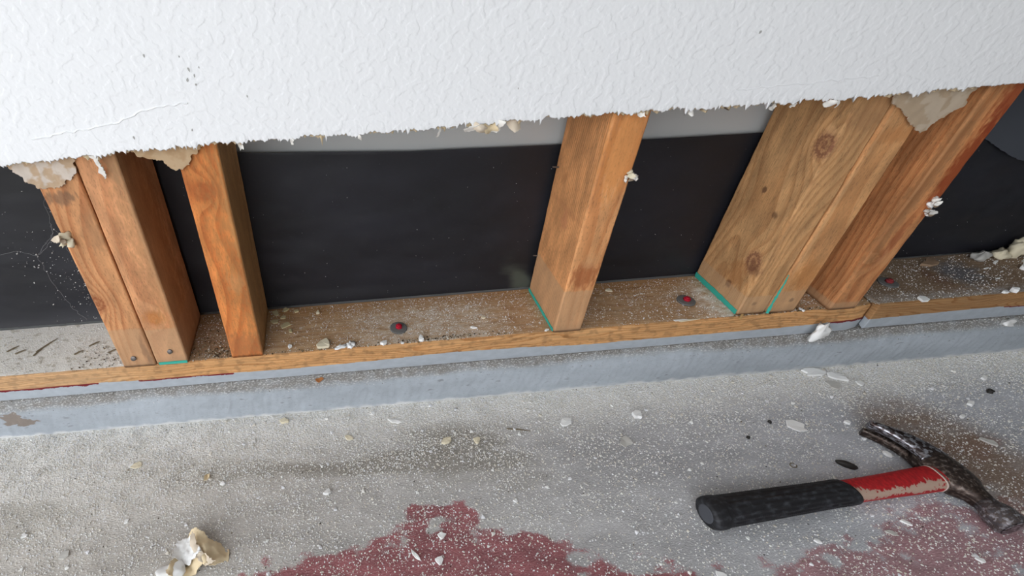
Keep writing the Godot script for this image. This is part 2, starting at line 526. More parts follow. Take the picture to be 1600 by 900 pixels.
func build_curb() -> void:
	# low concrete curb under the plates, brushed grey-blue, gritty on its sloped shoulder
	var x0 := -0.55; var x1 := 1.6
	var prof := [Vector2(-0.098, -0.0405), Vector2(-0.03, -0.0405), Vector2(-0.001, -0.0405), Vector2(0.0018, -0.0412), Vector2(0.0045, -0.0435), Vector2(0.0068, -0.0470), Vector2(0.0085, -0.0510), Vector2(0.0100, -0.0550), Vector2(0.0113, -0.0595),
		Vector2(0.0121, -0.0645), Vector2(0.0125, -0.070), Vector2(0.0126, -0.078), Vector2(0.0125, -0.086), Vector2(0.0124, -0.094), Vector2(0.0124, -0.1012), Vector2(0.0124, -0.112)]
	var len_ := [0.0]
	for k in range(1, prof.size()): len_.append(len_[-1] + prof[k].distance_to(prof[k - 1]))
	var total: float = len_[-1]
	var w := 2048; var h := 256
	var na := noise_map(w, h, 31, 0.008, 3, 2.0)
	var nb := noise_map(w, h, 32, 0.05, 3, 1.3)
	var nc := noise_map(w, h, 33, 0.3, 2)
	var col := PackedByteArray(); col.resize(w * h * 3)
	var hei := PackedByteArray(); hei.resize(w * h)
	var k2 := 0
	for j in h:
		var s := total * (j + 0.5) / h
		for i in w:
			var x := x0 + (x1 - x0) * (i + 0.5) / w
			var a := na[k2] / 255.0; var b := nb[k2] / 255.0; var c := nc[k2] / 255.0
			var p := Vector3(170, 177, 184) * (0.88 + 0.12 * a + 0.06 * b)
			# grit on the shoulder
			var sh := s01(0.118, 0.105, s + (a - 0.5) * 0.012) * (0.35 + 0.9 * b)
			p = p.lerp(Vector3(122, 118, 112), clampf(sh, 0.0, 0.85))
			if c > 0.66 and sh > 0.2: p = p.lerp(Vector3(222, 222, 220), 0.6)
			var pit := s01(0.78, 0.9, b) * 0.4 + s01(0.20, 0.12, c) * 0.35
			p = p.lerp(Vector3(96, 96, 96), clampf(pit, 0.0, 0.8))
			# broken paint at the far left
			var q := Vector2((x + 0.195) / 0.022, (s - 0.130) / 0.016).length() + (b - 0.5) * 1.4
			if q < 0.75: p = p.lerp(Vector3(126, 112, 100), 0.8)
			# dusted along the foot
			p = p.lerp(Vector3(222, 220, 216), s01(0.156, 0.162, s + (b - 0.5) * 0.008) * 0.7)
			col[k2 * 3] = clampi(int(p.x), 0, 255); col[k2 * 3 + 1] = clampi(int(p.y), 0, 255); col[k2 * 3 + 2] = clampi(int(p.z), 0, 255)
			hei[k2] = clampi(int(110.0 + (b - 0.5) * 90.0 + (c - 0.5) * 90.0 * (0.3 + sh)), 0, 255)
			k2 += 1
	var mm := textured(texture(w, h, col), normal_of(w, h, hei, 1.4), 0.7, 0.4)
	var nx := 900
	var pos := func(i: int, j: int) -> Vector3:
		var x := x0 + (x1 - x0) * i / nx
		var p: Vector2 = prof[j]
		var amp := 0.0 if j < 2 or j > 13 else 0.0009
		var g := nr.get_noise_3d(x * 26.0, p.y * 40.0, p.x * 40.0) * 1.3 + nr.get_noise_3d(x * 130.0, p.y * 130.0, 3.0) * 0.9
		return Vector3(x, p.y - (amp * absf(g) if j > 2 and j < 9 else 0.0), p.x + amp * g)
	var o := structure("trim_1", grid(nx, prof.size() - 1, pos, func(i, j): return Vector2(float(i) / nx, len_[j] / total), false), mm, "low concrete curb painted grey-blue under the wooden bottom plates")
	var core := put("curb_core", box(Vector3(x0 - 2.05, FLOOR_Y, -0.105), Vector3(x0, -0.0405, CURB_Z)), M.room_paint, o)
	core.set_meta("label", "unbroken run of curb")
	put("curb_core", box(Vector3(x1, FLOOR_Y, -0.105), Vector3(x1 + 2.0, -0.0405, CURB_Z)), M.room_paint, o)


# ------------------------------------------------------------------ drywall with its torn lower edge
func edge_y(x: float) -> float:
	# height of the cut, measured along the wall
	var t := [[-0.6, 0.270], [-0.057, 0.2723], [0.05, 0.2765], [0.152, 0.2795], [0.306, 0.2790], [0.451, 0.2822], [0.643, 0.2812], [0.758, 0.2820], [0.880, 0.2848], [1.7, 0.287]]
	for k in range(1, t.size()):
		if x <= t[k][0]:
			return lerpf(t[k - 1][1], t[k][1], (x - t[k - 1][0]) / (t[k][0] - t[k - 1][0]))
	return 0.287


func frayed(x: float, sd: float, calm := 1.0) -> float:
	# how far the torn paper hangs below (minus) or stays above the cut
	var g := nr.get_noise_2d(x * 48.0, sd) * 0.0026 + nr.get_noise_2d(x * 210.0, sd + 4.0) * 0.0019
	var sp := maxf(0.0, nr.get_noise_2d(x * 260.0, sd + 9.0) - 0.26) * s01(-0.25, 0.35, nr.get_noise_2d(x * 31.0, sd + 17.0))
	return (g - sp * 0.012) * calm


func build_drywall() -> void:
	var x0 := -0.55; var x1 := 1.6
	var nx := 2700
	var calm := func(x: float) -> float: return 0.35 if x > 0.84 else (0.7 if x < 0.0 else 1.0)
	var front := func(i: int, j: int) -> Vector3:
		var x := x0 + (x1 - x0) * i / nx
		var e: float = edge_y(x) + frayed(x, 1.0, calm.call(x))
		match j:
			0: return Vector3(x, edge_y(x) + 0.004, BOARD_Z - 0.011)
			1: return Vector3(x, e + 0.0012, BOARD_Z - 0.0016)
			2: return Vector3(x, e, BOARD_Z - 0.0006)
			3: return Vector3(x, e + 0.0012, BOARD_Z + 0.0002 + 0.0004 * nr.get_noise_2d(x * 150.0, 2.0))
			4: return Vector3(x, edge_y(x) + 0.006, BOARD_Z + 0.0002 * nr.get_noise_2d(x * 60.0, 7.0))
			5: return Vector3(x, edge_y(x) + 0.02, BOARD_Z)
			6: return Vector3(x, 0.62, BOARD_Z)
			7: return Vector3(x, 2.45, BOARD_Z)
		return Vector3(x, 2.45, BOARD_Z - 0.0127)
	var mesh := grid(nx, 8, front, func(i, j):
		var p: Vector3 = front.call(i, j)
		return Vector2(p.x, -p.y) / 0.42, true)
	var wall := structure("wall_back", mesh, M.paint, "white textured drywall with a ragged torn lower edge above the studs")
	# whole board on both sides of the opened stretch
	put("drywall_panel", box(Vector3(-2.6, -0.04, 0.0), Vector3(x0, 2.45, BOARD_Z)), M.white_wall, wall)
	put("drywall_panel", box(Vector3(x1, -0.04, 0.0), Vector3(3.6, 2.45, BOARD_Z)), M.white_wall, wall)
	# tan backing paper peeping out under the paint film
	var back := func(i: int, j: int) -> Vector3:
		var x := x0 + (x1 - x0) * i / 2000
		var e: float = edge_y(x) - 0.0002 + frayed(x, 31.0, calm.call(x)) * 1.15
		match j:
			0: return Vector3(x, edge_y(x) + 0.02, BOARD_Z - 0.0125)
			1: return Vector3(x, e, BOARD_Z - 0.0122)
			2: return Vector3(x, e, BOARD_Z - 0.0035)
		return Vector3(x, edge_y(x) + 0.012, BOARD_Z - 0.003)
	put("backing_paper", grid(2000, 3, back, func(i, j): return Vector2(i, j), true), M.cream, wall)
	# scraps of torn backing paper still stuck to the studs
	var calm_bump := func(p: Vector2) -> float: return 0.0006 * nr.get_noise_2d(p.x * 120.0, p.y * 120.0) + 0.0022
	var rise := func(p: Vector2) -> float: return 0.0008 * nr.get_noise_2d(p.x * 90.0, p.y * 90.0) + 0.0028
	var a := sheet(PackedVector2Array([Vector2(-0.062, 0.279), Vector2(-0.0566, 0.2663), Vector2(-0.0476, 0.2543), Vector2(-0.0399, 0.2453), Vector2(-0.0325, 0.2428), Vector2(-0.0262, 0.2432), Vector2(-0.0165, 0.2468), Vector2(-0.0082, 0.2513), Vector2(-0.002, 0.2555), Vector2(0.0002, 0.262), Vector2(0.003, 0.282)]), 0.0012, rise, Transform3D.IDENTITY, 0.0009, 2)
	put("torn_backing_paper", a, two_tone(rgb(186, 160, 132), rgb(206, 194, 182), 5), wall).set_meta("label", "pale scrap on the far left double stud")
	a = sheet(PackedVector2Array([Vector2(0.046, 0.283), Vector2(0.059, 0.2695), Vector2(0.0701, 0.2660), Vector2(0.0801, 0.2624), Vector2(0.0860, 0.2570), Vector2(0.0895, 0.2535), Vector2(0.0945, 0.2530), Vector2(0.0985, 0.2541), Vector2(0.1025, 0.258), Vector2(0.1075, 0.266), Vector2(0.117, 0.2712), Vector2(0.124, 0.284)]), 0.0012, calm_bump, Transform3D.IDENTITY, 0.0007, 3)
	put("torn_backing_paper", a, two_tone(rgb(182, 152, 118), rgb(192, 166, 134), 6), wall).set_meta("label", "tan scrap bridging two studs")
	a = sheet(PackedVector2Array([Vector2(0.762, 0.288), Vector2(0.7700, 0.2730), Vector2(0.7860, 0.2640), Vector2(0.8025, 0.2505), Vector2(0.8150, 0.2420), Vector2(0.8215, 0.2376), Vector2(0.8255, 0.2400), Vector2(0.8301, 0.2487), Vector2(0.8382, 0.2557), Vector2(0.8430, 0.2590), Vector2(0.8490, 0.2640), Vector2(0.8470, 0.2752), Vector2(0.856, 0.289)]), 0.0012, rise, Transform3D.IDENTITY, 0.0007, 4)
	put("torn_backing_paper", a, two_tone(rgb(178, 158, 134), rgb(190, 174, 154), 7), wall).set_meta("label", "large tan scrap on the right hand studs")
	a = sheet(PackedVector2Array([Vector2(0.0205, 0.281), Vector2(0.0222, 0.266), Vector2(0.0218, 0.2555), Vector2(0.0232, 0.2495), Vector2(0.0256, 0.2500), Vector2(0.0262, 0.258), Vector2(0.0258, 0.268), Vector2(0.0290, 0.282)]), 0.0014, func(p): return 0.0105 - (0.28 - p.y) * 0.25 + 0.0006 * nr.get_noise_2d(p.x * 300.0, p.y * 300.0), Transform3D.IDENTITY, 0.0006, 5)
	put("torn_paper_strip", a, M.paper_white, wall).set_meta("label", "white strip hanging down the stud")
	# loose curls of paper along the edge
	var curls := [[0.364, 0.015, 0.007, 0.5], [0.3715, 0.018, 0.007, -0.4], [0.380, 0.013, 0.010, 0.2], [0.387, 0.014, 0.007, 1.3], [0.403, 0.013, 0.010, 0.1], [0.1535, 0.004, 0.010, 0.1], [0.2, 0.003, 0.007, -0.2], [0.262, 0.003, 0.006, 0.3], [0.333, 0.0025, 0.009, -0.4], [0.52, 0.006, 0.004, 0.2], [0.567, 0.005, 0.006, 0.0], [0.645, 0.010, 0.005, 0.3], [0.664, 0.004, 0.006, 0.4], [0.6985, 0.008, 0.007, -0.3], [0.705, 0.004, 0.009, 0.2]]
	for k in curls.size():
		var c: Array = curls[k]
		var w: float = c[1]; var h: float = c[2]
		var m := sheet(PackedVector2Array([Vector2(-w / 2, h * 0.5), Vector2(-w * 0.42, -h * 0.2), Vector2(-w * 0.1, -h * 0.5), Vector2(w * 0.2, -h * 0.35), Vector2(w * 0.5, -h * 0.45), Vector2(w * 0.44, h * 0.4), Vector2(0, h * 0.6)]), 0.0008,
			func(p): return 0.35 * h * sin(p.y / h * 3.0 + k) + 0.25 * w * sin(p.x / w * 4.0 + k * 2.0), Transform3D(Basis(Vector3.BACK, c[3]), Vector3(c[0], edge_y(c[0]) - 0.0025 - 0.2 * h, BOARD_Z - 0.002)), 0.0004, 20 + k)
		put("paper_curl", m, [M.paper_white, M.kraft_pale, M.cream][k % 3] if k < 5 else M.paper_white, wall)
	# a lifted seam in the paint film, low on the left
	var path := []
	for k in 60:
		var t := k / 59.0
		path.append(Vector3(lerpf(-0.02, 0.118, t), 0.294 + 0.0165 * t + 0.006 * s01(0.5, 0.75, t) + 0.0016 * nr.get_noise_1d(t * 9.0), BOARD_Z + 0.0001))
	put("paint_ridge", tube(path, 0.0006, 5), M.paint, wall)
	path = []
	for k in 40:
		var t := k / 39.0
		path.append(Vector3(lerpf(0.60, 0.73, t), 0.296 + 0.004 * t + 0.0015 * nr.get_noise_1d(t * 8.0 + 30.0), BOARD_Z - 0.0001))
	put("paint_ridge", tube(path, 0.0005, 5), M.paint, wall)
	# small scuffs
	for s in [[0.125, 0.342, 0.004], [0.1285, 0.337, 0.003], [0.122, 0.334, 0.004], [0.128, 0.330, 0.003], [0.1335, 0.343, 0.002], [0.093, 0.354, 0.003], [0.120, 0.352, 0.002], [0.116, 0.293, 0.003], [0.065, 0.290, 0.004], [0.168, 0.318, 0.002], [0.60, 0.343, 0.0035], [0.4, 0.31, 0.002]]:
		var m := flake(int(s[0] * 5000), s[2] * 0.55, s[2], 0.0003, 0.0, 6)
		var o := put("scuff_mark", m, M.scuff, wall, Vector3(s[0], s[1], BOARD_Z))
		o.rotation = Vector3(PI / 2, 0, 0.3)


func two_tone(a: Color, b: Color, sd: int) -> StandardMaterial3D:
	# torn paper: one ply over another, in soft patches
	var t := NoiseTexture2D.new()
	var n := FastNoiseLite.new()
	n.seed = sd; n.frequency = 0.012; n.fractal_octaves = 4
	t.noise = n; t.width = 256; t.height = 256; t.seamless = true
	var g := Gradient.new()
	g.set_color(0, a); g.set_color(1, b)
	g.set_offset(0, 0.42); g.set_offset(1, 0.6)
	t.color_ramp = g
	var m := mat(Color.WHITE, 0.95, 0.2)
	m.albedo_texture = t
	m.uv1_triplanar = true
	m.uv1_scale = Vector3.ONE * 14.0
	return m


func build_sheathing_and_paper() -> void:
	structure("wall_outer", box(Vector3(-2.72, FLOOR_Y, -0.23), Vector3(3.72, 2.45, -0.103)), M.sheathing, "pale grey sheathing board at the back of the open stud bays")
	# black building paper: hung a little slack, wrinkled at the right
	var x0 := -0.5; var x1 := 1.55
	var top := func(x: float) -> float:
		var t := [[-0.5, 0.232], [0.13, 0.2265], [0.325, 0.2145], [0.50, 0.2102], [0.75, 0.2073], [0.95, 0.205], [1.0, 0.25], [1.04, 0.3], [1.55, 0.3]]
		for k in range(1, t.size()):
			if x <= t[k][0]: return lerpf(t[k - 1][1], t[k][1], (x - t[k - 1][0]) / (t[k][0] - t[k - 1][0]))
		return 0.3
	var nx := 420; var ny := 60
	var surf := func(i: int, j: int) -> Vector3:
		var x := x0 + (x1 - x0) * i / nx
		var v := j / float(ny)
		var y: float = lerpf(0.0015, top.call(x), v)
		var amp := 0.0011 + 0.0022 * s01(0.93, 1.1, x)
		var g := nz.get_noise_2d(x * 7.0, y * 16.0) + 0.6 * nz.get_noise_2d(x * 16.0 + 9.0, y * 34.0) + 0.3 * nr.get_noise_2d(x * 40.0, y * 60.0)
		var z := CAVITY_Z - 0.0008 + amp * g * s01(0.0, 0.25, v) * (1.0 - 0.6 * v) + 0.0025 * s01(0.12, 0.0, v)
		return Vector3(x, y, z)
	var both := func(i: int, j: int) -> Vector3:
		var p: Vector3 = surf.call(i, mini(j, 2 * ny + 1 - j))
		if j > ny: p.z -= 0.0007
		return p
	var w := 1024; var h := 256
	var na := noise_map(w, h, 41, 0.012, 4, 1.5)
	var nc := noise_map(w, h, 42, 0.35, 2)
	var nb := noise_map(w, h, 43, 0.05, 3)
	var col := PackedByteArray(); col.resize(w * h * 3)
	for j in h:
		var y := 0.30 * (1.0 - (j + 0.5) / h)
		for i in w:
			var x := x0 + (x1 - x0) * (i + 0.5) / w
			var k := j * w + i
			var a := na[k] / 255.0; var c := nc[k] / 255.0
			var p := Vector3(27, 28, 35) * (0.75 + 0.45 * a)
			# a rubbed, dusty smear at the foot beside the single stud
			var sm := clampf(1.35 - Vector2((x - 0.485 + (y - 0.02) * 0.45) / 0.022, (y - 0.02) / 0.040).length() + (a - 0.5) * 0.9 + (nb[k] / 255.0 - 0.5) * 0.5, 0.0, 1.0)
			p = p.lerp(Vector3(84, 90, 78), s01(0.0, 0.9, sm) * 0.75)
			var dl := s01(0.05, -0.1, x) * s01(0.02, 0.0, y) * 0.25
			p = p.lerp(Vector3(150, 148, 142), clampf(dl + s01(0.80, 0.9, c) * 0.10, 0.0, 1.0))
			col[k * 3] = int(p.x); col[k * 3 + 1] = int(p.y); col[k * 3 + 2] = int(p.z)
	var mm := textured(texture(w, h, col), null, 0.52, 0.5)
	var o := put("building_paper", grid(nx, 2 * ny + 1, both, func(i, j): return Vector2(float(i) / nx, 1.0 - surf.call(i, mini(j, 2 * ny + 1 - j)).y / 0.30), true), mm)
	tag(o, "black building paper lining the back of the open stud bays", "building paper")
	# a faded strip of paper lapped over the black sheet at the far right
	var lap := sheet(PackedVector2Array([Vector2(0.96, 0.30), Vector2(1.02, 0.192), Vector2(1.058, 0.173), Vector2(1.09, 0.157), Vector2(1.126, 0.144), Vector2(1.2, 0.125), Vector2(1.5, 0.10), Vector2(1.5, 0.30)]), 0.0008, func(p): return 0.0015 * nz.get_noise_2d(p.x * 12.0, p.y * 14.0), Transform3D(Basis.IDENTITY, Vector3(0, 0, CAVITY_Z + 0.0035)), 0.0003, 31)
	put("lapped_strip", lap, mat(rgb(70, 74, 82), 0.7), o).set_meta("label", "faded grey strip at the far right")
	# cobweb and specks in the left bay
	var web := thing("cobweb", "dusty cobweb strands on the black paper left of the double stud", "cobweb")
	var strands := [[[-0.0905, 0.2145], [-0.099, 0.185], [-0.1035, 0.158], [-0.105, 0.145], [-0.1235, 0.128], [-0.138, 0.114], [-0.1365, 0.083], [-0.132, 0.05], [-0.1255, 0.022], [-0.114, 0.004]],
		[[-0.100, 0.180], [-0.088, 0.168], [-0.081, 0.150], [-0.0735, 0.132]], [[-0.1035, 0.158], [-0.098, 0.120], [-0.089, 0.098]], [[-0.138, 0.114], [-0.158, 0.123], [-0.19, 0.118]], [[-0.105, 0.145], [-0.126, 0.121], [-0.138, 0.114]]]
	for s in strands:
		var path := []
		for k in s.size() - 1:
			for e in 6:
				var t := e / 6.0
				var p := Vector2(s[k][0], s[k][1]).lerp(Vector2(s[k + 1][0], s[k + 1][1]), t)
				path.append(Vector3(p.x + 0.0030 * nr.get_noise_1d(k * 5.0 + e * 0.9), p.y, CAVITY_Z + 0.0030 + 0.001 * nr.get_noise_1d(k * 3.0 + e * 0.7)))
		put("strand", tube(path, 0.00013, 5), M.web, web)
	scatter_specks("plaster_speck_scatter", "white plaster specks clinging to the black paper in the left bay", 520, func(r):
		var c: Array = [[-0.083, 0.085, 0.020], [-0.066, 0.060, 0.014], [-0.13, 0.09, 0.06], [-0.092, 0.05, 0.03]][r.randi() % 4]
		var p := Vector2(c[0] + r.randfn() * c[2] * 0.5, c[1] + r.randfn() * c[2] * 0.7)
		return Vector3(p.x, clampf(p.y, 0.004, 0.2), CAVITY_Z + 0.0014), 0.0003, 0.0013)
	scatter_specks("plaster_speck_scatter", "fine white specks on the black paper between the studs and on the right", 260, func(r):
		return Vector3(r.randf_range(0.02, 1.35), pow(r.randf(), 1.8) * 0.2 + 0.004, CAVITY_Z + 0.0014), 0.0002, 0.0006)


func scatter_specks(called: String, label: String, n: int, where: Callable, lo: float, hi: float) -> void:
	var r := RandomNumberGenerator.new()
	r.seed = label.length() * 17
	var mm := MultiMesh.new()
	mm.transform_format = MultiMesh.TRANSFORM_3D
	mm.mesh = flake(3, 2.0, 1.6, 0.7, 0.0, 6)
	mm.instance_count = n
	for k in n:
		var s := lo + (hi - lo) * pow(r.randf(), 3.0)
		mm.set_instance_transform(k, Transform3D(Basis.from_euler(Vector3(r.randf() * TAU, r.randf() * TAU, 0)).scaled(Vector3.ONE * s), where.call(r)))
	var o := MultiMeshInstance3D.new()
	o.multimesh = mm
	o.material_override = M.gypsum
	o.name = numbered(called)
	add_child(o, true)
	tag(o, label, "plaster dust", "", "stuff")


# ------------------------------------------------------------------ bottom plates
func plate_mesh(x0: float, x1: float, sd: int, look: Callable, rise := 0.0, round_end := 0.0) -> Array:
	var prof := [Vector2(-0.0915, -0.0400), Vector2(-0.0915, -0.001), Vector2(-0.0905, 0.0), Vector2(-0.06, 0.0), Vector2(-0.03, 0.0), Vector2(-0.012, 0.0), Vector2(-0.0035, 0.0), Vector2(-0.0012, -0.0008), Vector2(0.0, -0.003), Vector2(0.0002, -0.008), Vector2(0.0002, -0.014), Vector2(0.0002, -0.020), Vector2(0.0010, -0.024), Vector2(0.0014, -0.031), Vector2(0.0010, -0.0400)]
	var len_ := [0.0]
	for k in range(1, prof.size()): len_.append(len_[-1] + prof[k].distance_to(prof[k - 1]))
	var total: float = len_[-1]
	var w := 2048 if x1 - x0 > 1.0 else 1024
	var h := 300
	var na := noise_map(w, h, sd, 0.010, 3, 6.0)
	var nb := noise_map(w, h, sd + 1, 0.05, 3, 1.2)
	var nc := noise_map(w, h, sd + 2, 0.3, 2)
	var nf := noise_map(w, h, sd + 3, 0.16, 2, 24.0)
	var col := PackedByteArray(); col.resize(w * h * 3)
	var hei := PackedByteArray(); hei.resize(w * h)
	var k2 := 0
	for j in h:
		var s := total * (j + 0.5) / h
		var z := s - 0.0405 - 0.0915      # below zero on the top face; above, the depth under the front edge
		for i in w:
			var x := x0 + (x1 - x0) * (i + 0.5) / w
			var a := na[k2] / 255.0; var b := nb[k2] / 255.0; var c := nc[k2] / 255.0; var f := nf[k2] / 255.0
			# broad grain: rings cut nearly flat
			var g := (z * 230.0 + a * 9.0)
			g -= floorf(g)
			var p := Vector3(178, 136, 92).lerp(Vector3(148, 100, 58), s01(0.5, 0.95, g) * 0.7) * (0.86 + 0.22 * f + 0.06 * c)
			var q: Array = look.call(x, z, a, b, c, p)
			p = q[0]
			col[k2 * 3] = clampi(int(p.x), 0, 255); col[k2 * 3 + 1] = clampi(int(p.y), 0, 255); col[k2 * 3 + 2] = clampi(int(p.z), 0, 255)
			hei[k2] = clampi(int(100.0 + (f - 0.5) * 50.0 + (c - 0.5) * 110.0 * q[1]), 0, 255)
			k2 += 1
	var m := textured(texture(w, h, col), normal_of(w, h, hei, 1.3), 0.8, 0.35)
	var nx := int((x1 - x0) / 0.004)
	var pos := func(i: int, j: int) -> Vector3:
		var ii := clampi(i - 1, 0, nx)
		var x := x0 + (x1 - x0) * ii / nx
		var p: Vector2 = prof[j]
		if round_end > 0.0:         # the front corner at the far end is worn round
			var t := s01(x1 - round_end, x1, x)
			if p.x > -0.02: p.x -= t * t * 0.004
			x -= 0.14 * (prof[j].x + 0.03) * s01(x1 - 0.15, x1, x)
		else:
			x -= 0.14 * (prof[j].x + 0.03) * s01(x0 + 0.15, x0, x)
		if i == 0 or i == nx + 2: p = p.lerp(Vector2(-0.045, -0.02), 0.999)
		var wv := 0.0006 * nr.get_noise_2d(x * 22.0, p.x * 30.0 + p.y * 30.0) if j > 2 and j < 14 else 0.0
		return Vector3(x, p.y + rise + (wv if j < 8 else 0.0), p.x + (wv if j > 7 else 0.0))
	return [grid(nx + 2, prof.size() - 1, pos, func(i, j): return Vector2(clampf((i - 1) / float(nx), 0, 1), len_[j] / total), false), m]


func bolt(parent: Node, at: Vector3, sd: int, dull := false) -> void:
	var m := StandardMaterial3D.new()
	var b := put("anchor_bolt", disc(at, Vector3.UP, [[0.0, 0.0112], [0.0016, 0.0112], [0.0021, 0.0106], [0.0021, 0.005]], 22), M.washer, parent)
	b.set_meta("label", "grey round washer and bolt with a red painted nut")
	var red: StandardMaterial3D = M.red_nut if not dull else mat(rgb(138, 44, 48), 0.8)
	put("nut", disc(at + Vector3(0.0004, 0.0018, 0), Vector3.UP, [[0.0, 0.0046], [0.0030, 0.0046], [0.0038, 0.0038]], 6), red, b)
	put("bolt_end", disc(at + Vector3(0.0004, 0.006, 0), Vector3.UP, [[-0.001, 0.0028], [0.0006, 0.0027], [0.0010, 0.0022]], 12), red, b)


func build_plates() -> void:
	var paint := Vector3(172, 179, 186)
	var look1 := func(x: float, z: float, a: float, b: float, c: float, p: Vector3) -> Array:
		var grain := 0.2
		if z < -0.004:
			# dust lies thick left of the double stud, thin and speckled elsewhere
			var d := 0.22 + 0.30 * s01(0.20, 0.32, x) * s01(0.47, 0.40, x)
			d = lerpf(d, 1.9, s01(0.01, -0.03, x))
			d += 0.55 * s01(0.68, 0.74, x) * s01(0.80, 0.75, x)
			d *= s01(0.0, 0.012, z + 0.0915 + 0.012) * (0.25 + 0.75 * s01(-0.085, -0.055, z)) if x > 0.0 else 1.0
			var am := clampf(d * (0.35 + 1.1 * b) + (c - 0.5) * 0.5 * d, 0.0, 0.97)
			p = p * (0.86 if x > 0.0 and x < 0.12 else 1.0)
			p = p.lerp(Vector3(238, 235, 228), am)
			if x < 0.0 and b > 0.72: p = p.lerp(Vector3(150, 138, 118), 0.35)
			if x > 0.03 and x < 0.13: p = p.lerp(Vector3(116, 104, 84), 0.35 * b)
			grain = 0.3 + am
		elif z < 0.021 + (a - 0.5) * 0.010:
			p = p * (1.14 - 0.16 * s01(0.5, 0.8, b))
			p = p.lerp(Vector3(178, 168, 152), 0.25 * s01(0.05, -0.1, x))
		else:
			var e := z - 0.021 - (a - 0.5) * 0.010
			var edge := 0.0022 if (x < -0.08 or (x > -0.03 and x < 0.09) or (x > 0.88)) else 0.0
			p = Vector3(112, 36, 40) if e < edge * (0.4 + b) else paint * (0.94 + 0.08 * b)
		return [p, grain]
	var pm := plate_mesh(-0.55, 0.9330, 51, look1, 0.0, 0.03)
	var pl := thing("bottom_plate", "long wooden bottom plate carrying the studs, sprinkled with white dust", "bottom plate")
	put("board", pm[0], pm[1], pl)
	bolt(pl, Vector3(0.3061, 0.0004, -0.0300), 1)
	bolt(pl, Vector3(0.6977, 0.0004, -0.0380), 2)
	var look2 := func(x: float, z: float, a: float, b: float, c: float, p: Vector3) -> Array:
		var grain := 0.2
		if z < -0.004:
			p = p.lerp(Vector3(150, 138, 126), 0.55) * 0.86
			# a bruised, tarry hollow
			var h := clampf(1.4 - Vector2((x - 1.095) / 0.030, (z + 0.052) / 0.026).length() + (b - 0.5) * 0.9, 0.0, 1.0)
			p = p.lerp(Vector3(98, 100, 108), h * 0.8)
			var br := clampf(1.3 - Vector2((x - 1.055) / 0.016, (z + 0.045) / 0.03).length() + (b - 0.5), 0.0, 1.0)
			p = p.lerp(Vector3(112, 80, 60), br * 0.6)
			p = p.lerp(Vector3(190, 192, 196), clampf(s01(-0.03, -0.008, z) * (0.3 + b) * 0.7 + (c - 0.62) * 1.2, 0.0, 0.7))
			grain = 0.9
		elif z < 0.021 + (a - 0.5) * 0.006:
			p = p * 0.9
		else:
			p = Vector3(112, 40, 44) if z < 0.0225 + (a - 0.5) * 0.006 and x > 1.12 else paint * (0.92 + 0.08 * b)
		return [p, grain]
	pm = plate_mesh(0.9362, 1.6, 61, look2, 0.0012)
	pl = thing("bottom_plate", "short greyed bottom plate right of the plate joint, littered with plaster lumps", "bottom plate")
	put("board", pm[0], pm[1], pl)
	bolt(pl, Vector3(0.9825, 0.0016, -0.0400), 3, true)


